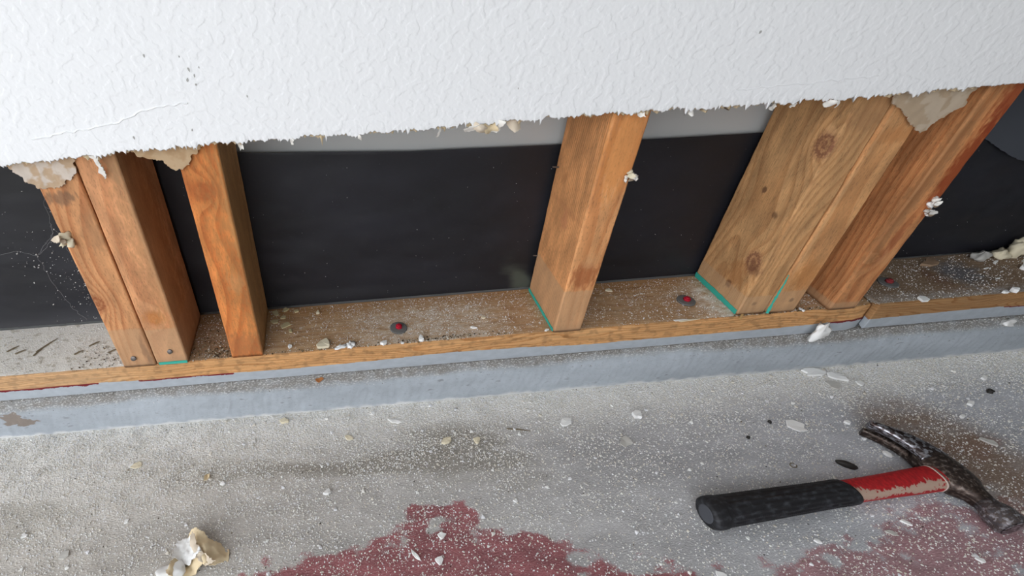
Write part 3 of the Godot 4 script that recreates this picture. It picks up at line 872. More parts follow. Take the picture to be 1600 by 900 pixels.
# ------------------------------------------------------------------ studs
func wood(w: float, d: float, cfg: Dictionary) -> StandardMaterial3D:
	# the stud's skin unrolled: left side (back to front), front, right side (front to back), back
	var per := 2.0 * (w + d)
	var span := 0.34
	var tw := 408; var th := 530
	var col := PackedByteArray(); col.resize(tw * th * 3)
	var hei := PackedByteArray(); hei.resize(tw * th)
	var ea: Vector3 = cfg.early; var la: Vector3 = cfg.late
	var pith: Vector2 = cfg.pith
	var sp: float = cfg.ring
	var o: float = cfg.seed * 13.7
	var knots: Array = cfg.get("knots", [])          # [u, y, radius]
	var marks: Array = cfg.get("marks", [])          # [u, y, ru, ry, colour, strength]
	var dusty: float = cfg.get("dust", 0.0)
	var side: Vector3 = cfg.get("side", Vector3.ZERO)   # the weathered tone of the right flank
	var k2 := 0
	for j in th:
		var y := span * (1.0 - (j + 0.5) / th)
		for i in tw:
			var u := per * (i + 0.5) / tw
			var px := 0.0; var pz := 0.0
			if u < d: pz = u - d
			elif u < d + w: px = u - d
			elif u < 2 * d + w: px = w; pz = -(u - d - w)
			else: px = w - (u - 2 * d - w); pz = -d
			var wob: float = nz.get_noise_3d(px * 14.0 + o, y * 4.5, pz * 14.0) * cfg.wob
			var bx: float = px - pith.x - 0.03 * (y - 0.15) * cfg.get("slope", 0.3)
			var r: float = sqrt(bx * bx + (pz - pith.y) * (pz - pith.y)) + wob
			var dark := 0.0
			for kn in knots:
				var du: float = u - kn[0]; var dy: float = (y - kn[1]) * 0.75
				var dd: float = (du * du + dy * dy) / (kn[2] * kn[2])
				if dd < 16.0:
					r += kn[2] * 0.9 * exp(-dd * 0.35)
					if dd < 1.3:
						var q := sqrt(dd) + 0.15 * nz.get_noise_2d(u * 300.0, y * 300.0)
						dark = maxf(dark, s01(1.1, 0.75, q) * (0.55 + 0.3 * sin(q * 13.0)))
			var g: float = r / sp
			g -= floorf(g)
			var late := s01(0.35, 0.92, g) * s01(1.0, 0.94, g)
			var fib := nz.get_noise_2d(u * 1500.0 + o, y * 45.0)
			var mot := nr.get_noise_2d(u * 40.0 + o, y * 12.0)
			var p := ea.lerp(la, late * cfg.contrast)
			if side.x > 0.0 and u > d + w and u < 2 * d + w: p = p.lerp(side, 0.85)
			var pore := nz.get_noise_2d(u * 2600.0, y * 160.0 + o)
			p *= 1.0 + 0.06 * fib + 0.13 * mot - 0.16 * s01(0.45, 0.8, pore)
			if dark > 0.0: p = p.lerp(cfg.get("knot_color", Vector3(112, 66, 40)), dark)
			for mk in marks:
				var e := 1.25 - sqrt(pow((u - mk[0]) / mk[2], 2.0) + pow((y - mk[1]) / mk[3], 2.0)) + 0.5 * nr.get_noise_2d(u * 160.0 + o, y * 60.0)
				if e > 0.0: p = p.lerp(mk[4], minf(e * 1.6, 1.0) * mk[5])
			if dusty > 0.0:
				var line: float = dusty + 0.0012 * nr.get_noise_2d(u * 200.0, o)
				p = p.lerp(Vector3(186, 152, 118), 0.55 * s01(line + 0.0015, line - 0.0015, y))
				p = p.lerp(Vector3(150, 120, 92), 0.35 * s01(0.018, 0.0, y))
			col[k2 * 3] = clampi(int(p.x), 0, 255); col[k2 * 3 + 1] = clampi(int(p.y), 0, 255); col[k2 * 3 + 2] = clampi(int(p.z), 0, 255)
			hei[k2] = clampi(int(120.0 + fib * 26.0 - late * 30.0 - dark * 40.0), 0, 255)
			k2 += 1
	return textured(texture(tw, th, col), normal_of(tw, th, hei, 0.9), cfg.get("rough", 0.72), 0.4)


func stud_mesh(w: float, d: float, wear := 1.0, lean := 0.0) -> ArrayMesh:
	# eased-edge lumber from the plate up to the top of the wall
	var e := 0.0026
	var pts := []      # [point, distance round the skin, normal corner]
	var add := func(cx: float, cz: float, a0: float, u: float):
		for k in 5:
			var a := a0 + PI / 2 * k / 4.0
			pts.append([Vector2(cx + e * cos(a), cz - e * sin(a)), u + (k - 2) * e * 0.4])
	pts.append([Vector2(e, -d), -0.001])
	add.call(e, -e, PI, d)                      # left side ends at the front left edge
	pts.insert(1, [Vector2(0, -d + e), e])
	# walk: back left -> left side -> front left corner -> front -> front right corner -> right side -> back
	pts = [[Vector2(e, -d), -e * 0.3], [Vector2(e * 0.3, -d + e * 0.3), 0.0], [Vector2(0, -d + e), e]]
	for k in 5:
		var a := PI + PI / 2 * k / 4.0             # from pointing -x to pointing +z (drawn with z down)
		pts.append([Vector2(e + e * cos(a), -e - e * sin(a)), d + (k - 2) * e * 0.4])
	for k in 5:
		var a := -PI / 2 + PI / 2 * k / 4.0
		pts.append([Vector2(w - e + e * cos(a), -e - e * sin(a)), d + w + (k - 2) * e * 0.4])
	pts.append([Vector2(w, -d + e), 2 * d + w - e]); pts.append([Vector2(w - e * 0.3, -d + e * 0.3), 2 * d + w]); pts.append([Vector2(w - e, -d), 2 * d + w + e * 0.3]); pts.append([Vector2(e, -d), 2 * (d + w) - e * 0.3])
	var per := 2 * (w + d)
	var ys := [0.0, 0.0]
	for k in range(1, 69): ys.append(k * 0.005)
	ys.append(1.0); ys.append(2.2)
	var pos := func(i: int, j: int) -> Vector3:
		var y: float = ys[j]
		var p: Vector2 = pts[i][0]
		if j == 0: p = p.lerp(Vector2(w / 2, -d / 2), 0.999)
		var g := 0.0005 * wear * nr.get_noise_3d(p.x * 60.0 + w * 900.0, y * 30.0, p.y * 60.0) if j > 1 and j < 68 else 0.0
		var c := (p - Vector2(w / 2, -d / 2)).normalized()
		return Vector3(p.x + c.x * g + lean * y, y, p.y + c.y * g)
	return grid(pts.size() - 1, ys.size() - 1, pos, func(i, j): return Vector2(pts[i][1] / per, 1.0 - ys[j] / 0.34), true)


func stud(label: String, x: float, w: float, d: float, zf: float, cfg: Dictionary, lean := 0.0) -> Node3D:
	var o := thing("wall_stud", label, "wall stud", Vector3(x, 0.0006, zf))
	put("lumber", stud_mesh(w, d, 1.0, lean), wood(w, d, cfg), o)
	return o


func plug(parent: Node, at: Vector3, sd: int, r: float, m: Material, shade: Material) -> void:
	# a drywall screw left standing in the stud with gypsum and paper torn round its head
	var s := put("drywall_screw", disc(at, Vector3.BACK, [[-0.004, 0.0017], [0.004, 0.0017], [0.0050, 0.0020], [0.0066, 0.0032], [0.0070, 0.0029]], 12), mat(rgb(150, 132, 112), 0.8), parent)
	for k in 6:
		var a := TAU * k / 6.0 + sd
		var q := lump(sd * 10 + k, Vector3(r * 0.55, r * 0.45, r * 0.5) * (0.8 + 0.35 * sin(k * 2.7 + sd)), 0.5, 10)
		var g := put("gypsum_crumb", q, m if k % 3 else shade, s, at + Vector3(cos(a) * r * 0.62, sin(a) * r * 0.62 - r * 0.2, 0.0030 + 0.0015 * sin(k * 1.9)))
		g.rotation = Vector3(0.3 * k, k * 1.1, 0.2 * k)
	var p := put("paper_shred", flake(sd + 70, r * 1.6, r * 0.9, 0.0006, 0.12, 7), shade, s, at + Vector3(-r * 0.5, r * 0.55, 0.008))
	p.rotation = Vector3(1.1, 0.3, 0.6)


func nail(parent: Node, a: Vector3, b: Vector3, r := 0.0014) -> void:
	put("nail", tube([a, a.lerp(b, 0.5), b], r, 8), M.nail, parent)


func coat(parent: Node, w: float, d: float, side: float, hgt: float, label: String) -> void:
	# green end-coat that ran up one side and the foot of the board
	var x := -0.0004 if side < 0 else w + 0.0004
	var o := put("end_coat", sheet(PackedVector2Array([Vector2(-d + 0.001, 0.0005), Vector2(-d + 0.001, hgt), Vector2(-d * 0.5, hgt * 1.02), Vector2(-0.002, hgt * 0.9), Vector2(-0.002, 0.0005)]), 0.0006, func(p): return 0.0, Transform3D(Basis(Vector3(0, 0, 1), Vector3.UP, Vector3(-1, 0, 0)), Vector3(x, 0, 0)), 0.0002, 9), M.teal, parent)
	o.set_meta("label", label)


func build_studs() -> void:
	var orange := Vector3(206, 142, 92); var orange_d := Vector3(170, 98, 54)
	var d := 0.0886
	# far left double: the outer member
	var s := stud("leftmost stud of the left pair, pale torn paper scrap across its top", -0.0406, 0.0400, d, 0.0009,
		{early = Vector3(202, 146, 100), late = Vector3(160, 96, 58), pith = Vector2(0.05, -0.09), ring = 0.0042, wob = 0.006, contrast = 0.55, seed = 1, dust = 0.062, knots = [[d + 0.004, 0.102, 0.010]], knot_color = Vector3(140, 80, 48),
		marks = [[d + 0.016, 0.232, 0.014, 0.007, Vector3(110, 84, 66), 0.6], [d + 0.030, 0.19, 0.012, 0.02, Vector3(150, 112, 80), 0.4], [d + 0.033, 0.03, 0.003, 0.02, Vector3(104, 70, 48), 0.7], [d + 0.036, 0.012, 0.003, 0.014, Vector3(84, 58, 42), 0.7]]})
	plug(s, Vector3(0.0035, 0.1885, 0.0), 3, 0.0085, M.gypsum_tan, M.kraft_pale)
	put("nail", disc(Vector3(0.017, 0.0155, 0.0005), Vector3(0, 0.3, 0.95).normalized(), [[-0.004, 0.0015], [0.0006, 0.0015], [0.0006, 0.0034], [0.0018, 0.0032]], 12), M.nail, s)
	s = stud("right stud of the left pair, a white paper strip hanging down its front", 0.0003, 0.0386, d, 0.0004,
		{early = Vector3(208, 150, 106), late = Vector3(178, 112, 72), pith = Vector2(0.02, -0.16), ring = 0.0046, wob = 0.005, contrast = 0.4, seed = 2, dust = 0.058, side = Vector3(198, 168, 130), knots = [[d + 0.0175, 0.0745, 0.0075]], knot_color = Vector3(176, 112, 62),
		marks = [[d + 0.02, 0.075, 0.014, 0.010, Vector3(196, 126, 66), 0.5], [d + 0.034, 0.262, 0.008, 0.022, Vector3(170, 136, 102), 0.6], [d + 0.0375, 0.15, 0.003, 0.12, Vector3(222, 178, 136), 0.4], [d + 0.06, 0.15, 0.04, 0.2, Vector3(158, 118, 78), 0.45]]})
	put("nail", disc(Vector3(0.0215, 0.0215, 0.0005), Vector3(0, 0.3, 0.95).normalized(), [[-0.004, 0.0015], [0.0006, 0.0015], [0.0006, 0.0032], [0.0018, 0.0030]], 12), M.nail, s)
	var fc := put("end_coat", box(Vector3(0.003, 0.0, 0.0), Vector3(0.0375, 0.0042, 0.0008)), M.teal, s)
	fc.set_meta("label", "green paint along the foot")
	# single orange stud
	s = stud("single orange stud left of the wide open bay, with a big knot near its top", 0.0923, 0.0392, 0.0893, -0.0007,
		{early = Vector3(210, 132, 72), late = Vector3(168, 86, 40), pith = Vector2(0.045, -0.11), ring = 0.0038, wob = 0.006, contrast = 0.5, seed = 3, side = Vector3(202, 168, 124), knots = [[d + 0.020, 0.2275, 0.0085]], knot_color = Vector3(168, 92, 46),
		marks = [[d + 0.02, 0.2275, 0.016, 0.010, Vector3(164, 92, 48), 0.5], [d + 0.0375, 0.2, 0.002, 0.06, Vector3(222, 170, 112), 0.4], [d + 0.02, 0.02, 0.03, 0.02, Vector3(160, 100, 62), 0.5], [d + 0.028, 0.115, 0.010, 0.014, Vector3(218, 160, 108), 0.45], [d + 0.07, 0.15, 0.05, 0.2, Vector3(158, 116, 70), 0.5]]})
	# single stud right of the wide bay
	s = stud("single stud right of the wide open bay, two nails poking out of its side", 0.4997, 0.0362, 0.0885, 0.0012,
		{early = Vector3(216, 156, 104), late = Vector3(178, 108, 62), pith = Vector2(-0.02, -0.17), ring = 0.0036, wob = 0.004, contrast = 0.45, seed = 4, dust = 0.066,
		marks = [[d + 0.018, 0.088, 0.016, 0.018, Vector3(150, 84, 48), 0.6], [d + 0.020, 0.108, 0.008, 0.010, Vector3(206, 156, 110), 0.6], [d + 0.018, 0.24, 0.02, 0.05, Vector3(214, 138, 72), 0.5], [d - 0.062, 0.184, 0.005, 0.009, Vector3(178, 120, 76), 0.6], [d - 0.044, 0.155, 0.04, 0.004, Vector3(176, 116, 78), 0.3], [d - 0.04, 0.14, 0.008, 0.012, Vector3(190, 124, 88), 0.5]]})
	plug(s, Vector3(0.0335, 0.2130, 0.0), 5, 0.0058, M.paper_white, M.gypsum_tan)
	nail(s, Vector3(0.004, 0.1879, -0.0816), Vector3(-0.008, 0.190, -0.0805), 0.0010)
	nail(s, Vector3(0.004, 0.0604, -0.0850), Vector3(-0.006, 0.0624, -0.0845), 0.0010)
	coat(s, 0.0362, 0.0885, -1.0, 0.0050, "green paint along the foot of the left side")
	# right pair
	s = stud("left stud of the right pair, showing a broad knotty side with a green foot", 0.7423, 0.0376, 0.0867, -0.0029,
		{early = Vector3(200, 154, 106), late = Vector3(150, 100, 60), pith = Vector2(0.06, -0.05), ring = 0.0062, wob = 0.012, contrast = 0.36, seed = 5, dust = 0.03, slope = 1.2, rough = 0.8, knots = [[d - 0.017, 0.074, 0.0125], [d - 0.010, 0.225, 0.0125]], knot_color = Vector3(128, 84, 62),
		marks = [[d - 0.033, 0.028, 0.004, 0.006, Vector3(74, 48, 36), 0.85], [d - 0.03, 0.046, 0.016, 0.020, Vector3(156, 104, 60), 0.5], [d - 0.012, 0.068, 0.010, 0.008, Vector3(112, 74, 50), 0.5], [d + 0.014, 0.018, 0.003, 0.003, Vector3(92, 66, 48), 0.7], [d - 0.05, 0.155, 0.003, 0.004, Vector3(96, 66, 46), 0.7], [d - 0.022, 0.137, 0.004, 0.004, Vector3(100, 70, 48), 0.6], [d - 0.012, 0.24, 0.006, 0.005, Vector3(226, 178, 128), 0.6], [d + 0.02, 0.26, 0.02, 0.02, Vector3(150, 112, 78), 0.5]]})
	coat(s, 0.0376, 0.0867, -1.0, 0.0078, "green paint along the foot of the left side")
	s = stud("right stud of the right pair, pale front with a green line down one edge", 0.7808, 0.0380, 0.0867, -0.0015,
		{early = Vector3(206, 154, 104), late = Vector3(176, 118, 72), pith = Vector2(0.02, -0.14), ring = 0.0045, wob = 0.005, contrast = 0.42, seed = 6, dust = 0.036,
		marks = [[d + 0.022, 0.0205, 0.003, 0.0032, Vector3(84, 60, 46), 0.8], [d + 0.02, 0.06, 0.016, 0.02, Vector3(178, 118, 64), 0.45], [d + 0.018, 0.235, 0.024, 0.008, Vector3(186, 126, 76), 0.5], [d + 0.0015, 0.16, 0.002, 0.12, Vector3(226, 182, 134), 0.4]]})
	var gl := put("end_coat", sheet(PackedVector2Array([Vector2(0.0004, 0.001), Vector2(0.0036, 0.001), Vector2(0.0028, 0.02), Vector2(0.0022, 0.05), Vector2(0.0004, 0.062)]), 0.0007, func(p): return 0.0002, Transform3D(Basis(Vector3.UP, -0.55), Vector3(-0.0002, 0, -0.0012)), 0.0002, 8), M.teal, s)
	gl.set_meta("label", "green line of paint up the left edge")
	# right hand stud
	s = stud("reddish stud at the right end of the long plate, beside the plate joint", 0.8626, 0.0366, 0.0890, 0.0017,
		{early = Vector3(196, 136, 88), late = Vector3(158, 92, 52), pith = Vector2(0.06, -0.1), ring = 0.0050, wob = 0.006, contrast = 0.5, seed = 7, dust = 0.012, knots = [[d + 0.0135, 0.0795, 0.0080]], knot_color = Vector3(150, 100, 62),
		marks = [[d + 0.031, 0.20, 0.010, 0.055, Vector3(136, 56, 24), 0.75], [d + 0.034, 0.27, 0.014, 0.04, Vector3(128, 50, 24), 0.6], [d + 0.020, 0.10, 0.006, 0.03, Vector3(134, 70, 44), 0.45], [d + 0.027, 0.08, 0.010, 0.014, Vector3(200, 150, 104), 0.5], [d + 0.004, 0.17, 0.010, 0.12, Vector3(140, 104, 70), 0.45]]}, 0.012)
	plug(s, Vector3(0.0305, 0.1540, 0.0), 8, 0.0062, M.gypsum, M.paper_white)
	plug(s, Vector3(0.0330, 0.1425, 0.0), 9, 0.0050, M.gypsum, M.gypsum_grey)


# ------------------------------------------------------------------ hammer
func build_hammer() -> void:
	var o := thing("claw_hammer", "worn claw hammer with a black rubber grip and scuffed red handle lying on the floor", "hammer", Vector3(0.5935, FLOOR_Y + 0.0002, 0.2030))
	o.rotation.y = 0.055
	var rr := RandomNumberGenerator.new()
	rr.seed = 3
	# local axes: x runs up the handle, y is up, z towards the striking face
	var rubber := mat(rgb(30, 31, 34), 0.62, 0.45)
	rubber.albedo_texture = NoiseTexture2D.new()
	var rt: NoiseTexture2D = rubber.albedo_texture
	rt.width = 256; rt.height = 256; rt.noise = FastNoiseLite.new(); rt.noise.frequency = 0.05; rt.noise.fractal_octaves = 4
	var rg := Gradient.new()
	rg.set_color(0, rgb(25, 25, 28)); rg.set_color(1, rgb(74, 76, 82)); rg.set_offset(0, 0.45); rg.set_offset(1, 1.0)
	rt.color_ramp = rg
	rubber.albedo_color = Color.WHITE
	# grip: flared butt, ribbed barrel, slanted front lip
	var na := 72
	var prof := [[0.000, 0.0100, 0.0125], [0.0003, 0.0118, 0.0150], [0.002, 0.0132, 0.0168], [0.006, 0.0140, 0.0178], [0.012, 0.0142, 0.0180], [0.016, 0.0140, 0.0176], [0.018, 0.0134, 0.0168], [0.020, 0.0136, 0.0168], [0.03, 0.0138, 0.0166], [0.06, 0.0137, 0.0160], [0.09, 0.0134, 0.0153], [0.12, 0.0131, 0.0147], [0.15, 0.0129, 0.0143], [0.166, 0.0129, 0.0143], [0.171, 0.0127, 0.0141], [0.1735, 0.0118, 0.0132], [0.174, 0.0100, 0.0112]]
	var cv := []
	for k in prof.size() - 1:
		var m := maxi(1, int((prof[k + 1][0] - prof[k][0]) / 0.0012))
		for e in m:
			var t := float(e) / m
			cv.append([lerpf(prof[k][0], prof[k + 1][0], t), lerpf(prof[k][1], prof[k + 1][1], t), lerpf(prof[k][2], prof[k + 1][2], t)])
	cv.append(prof[-1])
	cv.push_front([0.0012, 0.00001, 0.00001]); cv.push_back([0.174, 0.00001, 0.00001])
	var gp := func(i: int, j: int) -> Vector3:
		var a := TAU * (i % na) / na
		var c: Array = cv[j]
		var x: float = c[0]
		var rib := 0.0
		if x > 0.022 and x < 0.162:
			# long grooves crossed by fine notches
			rib = -0.0011 * s01(0.55, 0.95, absf(cos(a * 9.0))) + 0.0003 * sin(x * 2600.0) * s01(0.2, 0.7, absf(sin(a * 9.0)))
		var up := sin(a)
		var q := Vector3(0.0085 + x * 0.9510, 0.0143 + up * (c[1] + rib), cos(a) * (c[2] + rib))
		# slanted lip: the front end runs further forward below
		q.x += s01(0.15, 0.174, x) * (0.005 * cos(a) + 0.002 * -up)
		return q
	var g := put("grip", grid(na, cv.size() - 1, gp, func(i, j): return Vector2(cv[j][0] * 6.0, float(i) / na), true, true), rubber, o)
	g.set_meta("label", "black ribbed rubber grip")
	var cap_m := mat(rgb(70, 72, 78), 0.7)
	put("grip_butt", disc(Vector3(0.0093, 0.0143, 0), Vector3.LEFT, [[0.0, 0.0100], [0.0008, 0.0098], [0.0012, 0.0085]], 24), cap_m, g)
	# worn red handle
	var w := 512; var h := 128
	var nb := noise_map(w, h, 71, 0.02, 4, 4.0)
	var nc := noise_map(w, h, 72, 0.12, 3, 2.0)
	var col := PackedByteArray(); col.resize(w * h * 3)
	for j in h:
		var v := (j + 0.5) / h
		for i in w:
			var k := j * w + i
			var b := nb[k] / 255.0; var c := nc[k] / 255.0; var u := (i + 0.5) / w
			var p := Vector3(176, 34, 38) * (0.8 + 0.35 * c)
			# rubbed bare along the lower flank and at the neck
			var wear := s01(0.17, 0.02, absf(v - 0.105)) * 0.50 + 0.26 * s01(0.8, 1.0, u) + 0.75 * b + (c - 0.5) * 0.55
			p = p.lerp(Vector3(178, 152, 136), s01(0.72, 0.78, wear))
			col[k * 3] = int(p.x); col[k * 3 + 1] = int(p.y); col[k * 3 + 2] = int(p.z)
	var hm := textured(texture(w, h, col), null, 0.55, 0.4)
	var rings := []
	for k in 21:
		var t := k / 20.0
		var x := 0.168 + t * 0.118
		var hz := lerpf(0.0118, 0.0136, s01(0.2, 1.0, t)); var hy := lerpf(0.0102, 0.0100, t)
		rings.append([Vector3(x, 0.0138, 0), Vector3(0, 0, hz), Vector3(0, hy, 0)])
	put("handle", sweep(rings, 28, 0.75), hm, o).set_meta("label", "red painted handle worn to bare tan patches")
	# forged head
	var st := mat(Color.WHITE, 0.42, 0.5)
	st.metallic = 0.75
	var t2 := NoiseTexture2D.new()
	t2.noise = FastNoiseLite.new(); t2.noise.seed = 6; t2.noise.frequency = 0.018; t2.noise.fractal_octaves = 5; t2.width = 512; t2.height = 512; t2.seamless = true
	var gr := Gradient.new()
	gr.set_color(0, rgb(56, 48, 45)); gr.set_color(1, rgb(150, 142, 136)); gr.set_offset(0, 0.35); gr.set_offset(1, 0.85)
	gr.add_point(0.55, rgb(78, 64, 57))
	t2.color_ramp = gr
	st.albedo_texture = t2
	st.uv1_triplanar = true
	st.uv1_scale = Vector3.ONE * 22.0
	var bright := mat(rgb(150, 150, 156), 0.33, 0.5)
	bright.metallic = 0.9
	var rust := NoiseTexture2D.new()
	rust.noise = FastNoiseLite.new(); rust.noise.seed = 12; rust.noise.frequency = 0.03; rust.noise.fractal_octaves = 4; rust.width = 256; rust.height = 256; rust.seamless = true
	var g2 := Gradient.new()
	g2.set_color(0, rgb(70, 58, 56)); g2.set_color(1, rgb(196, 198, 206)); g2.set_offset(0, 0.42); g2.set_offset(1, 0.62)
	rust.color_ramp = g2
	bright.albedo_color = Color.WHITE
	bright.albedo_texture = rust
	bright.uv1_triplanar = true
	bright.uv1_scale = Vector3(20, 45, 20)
	var yc := 0.0142
	# cheek with eye, neck and bell as one forging
	var hx := 0.296
	var hd := [[-0.030, hx - 0.002, 0.0125, 0.0112], [-0.024, hx - 0.001, 0.0150, 0.0120], [-0.016, hx, 0.0180, 0.0128], [-0.006, hx + 0.0005, 0.0192, 0.0132], [0.006, hx + 0.0005, 0.0192, 0.0132], [0.014, hx + 0.0005, 0.0180, 0.0128], [0.019, hx + 0.001, 0.0140, 0.0112], [0.024, hx + 0.0025, 0.0105, 0.0098], [0.031, hx + 0.0030, 0.0094, 0.0093], [0.036, hx + 0.0030, 0.0100, 0.0099], [0.040, hx + 0.0030, 0.0122, 0.0120], [0.044, hx + 0.0030, 0.0136, 0.0134], [0.054, hx + 0.0030, 0.0138, 0.0137], [0.0570, hx + 0.0030, 0.0134, 0.0133], [0.0585, hx + 0.0030, 0.0122, 0.0121], [0.0590, hx + 0.0030, 0.009, 0.009]]
	rings = []
	var poll := []
	for k in hd.size():
		if k >= 8: poll.append([Vector3(hd[k][1], yc, hd[k][0]), Vector3(hd[k][2], 0, 0), Vector3(0, hd[k][3], 0)])
		if k < 9: rings.append([Vector3(hd[k][1], yc, hd[k][0]), Vector3(hd[k][2], 0, 0), Vector3(0, hd[k][3], 0)])
	var head := put("head", sweep(rings, 28, 0.8), st, o)
	head.set_meta("label", "dark pitted steel head")
	var pm := st.duplicate()
	pm.albedo_color = Color(1.0, 1.0, 1.0)
	var t3: NoiseTexture2D = t2.duplicate()
	t3.color_ramp = gr.duplicate()
	t3.color_ramp.set_color(0, rgb(84, 80, 84)); t3.color_ramp.set_color(t3.color_ramp.get_point_count() - 1, rgb(156, 156, 162)); t3.color_ramp.set_offset(t3.color_ramp.get_point_count() - 1, 0.68)
	pm.albedo_texture = t3
	pm.metallic = 0.5
	put("poll", sweep(poll, 28, 0.95), pm, head).set_meta("label", "greyer neck and striking end")
	put("striking_face", disc(Vector3(hx + 0.003, yc, 0.0590), Vector3.BACK, [[0.0, 0.0118], [0.0006, 0.0110], [0.0010, 0.007]], 24), bright, head)
	# the two claws bend back towards the grip
	for sgn in [-1.0, 1.0]:
		rings = []
		for k in 22:
			var t := k / 21.0
			var z := -0.018 - 0.051 * t
			var x := hx - 0.001 - 0.029 * t * t
			var gap := lerpf(0.0003, 0.0018, s01(0.25, 1.0, t))
			var wide := lerpf(0.0122, 0.0126, t)
			var hy := (wide - gap) / 2.0
			var hx2 := lerpf(0.0165, 0.0032, pow(t, 0.9))
			var slope := Vector3(1.0, 0, -0.029 * 2.0 * t / 0.051).normalized()
			rings.append([Vector3(x, yc + sgn * (gap + hy), z), slope * hx2, Vector3(0, hy, 0)])
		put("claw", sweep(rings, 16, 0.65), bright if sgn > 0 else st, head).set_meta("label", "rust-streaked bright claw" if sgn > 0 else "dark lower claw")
	# pale joint where the handle enters the head
	put("handle_collar", sweep([[Vector3(0.2758, 0.0138, 0), Vector3(0, 0, 0.0137), Vector3(0, 0.0104, 0)], [Vector3(0.2765, 0.0138, 0), Vector3(0, 0, 0.0140), Vector3(0, 0.0104, 0)], [Vector3(0.2785, 0.0138, 0), Vector3(0, 0, 0.0141), Vector3(0, 0.0104, 0)]], 26, 0.75), mat(rgb(196, 178, 168), 0.7), o)


# ------------------------------------------------------------------ loose debris, each piece its own thing
func chip(called: String, label: String, cat: String, at: Vector3, size: float, wide: float, thick: float, m: Material, turn := 0.0, curl := 0.0, group := "") -> MeshInstance3D:
	var sd := int(absf(at.x) * 9173.0 + absf(at.z) * 3571.0)
	var o := put(called, flake(sd, size, wide, thick, curl, 9 if size > 0.014 else 7), m, null, at)
	o.rotation.y = turn
	tag(o, label, cat, group)
	return o


func clod(called: String, label: String, cat: String, at: Vector3, r: Vector3, m: Material, turn := 0.0, rough := 0.35, group := "") -> MeshInstance3D:
	var o := put(called, lump(int(absf(at.x) * 7919.0) % 997, r, rough, 16), m, null, at)
	o.rotation.y = turn
	tag(o, label, cat, group)
	return o


func stick(called: String, label: String, cat: String, at: Vector3, length: float, r: float, m: Material, turn: float, flat := 0.6) -> void:
	var o := put(called, sweep([[Vector3(-length / 2, r * flat, 0), Vector3(0, r * flat * 0.5, 0), Vector3(0, 0, r * 0.5)], [Vector3(-length * 0.42, r * flat, 0.0004), Vector3(0, r * flat, 0), Vector3(0, 0, r)], [Vector3(0.1 * length, r * flat, -0.0003), Vector3(0, r * flat, 0), Vector3(0, 0, r * 0.9)], [Vector3(length / 2, r * flat, 0), Vector3(0, r * flat * 0.6, 0), Vector3(0, 0, r * 0.4)]], 8), m, null, at)
	o.rotation.y = turn
	tag(o, label, cat)


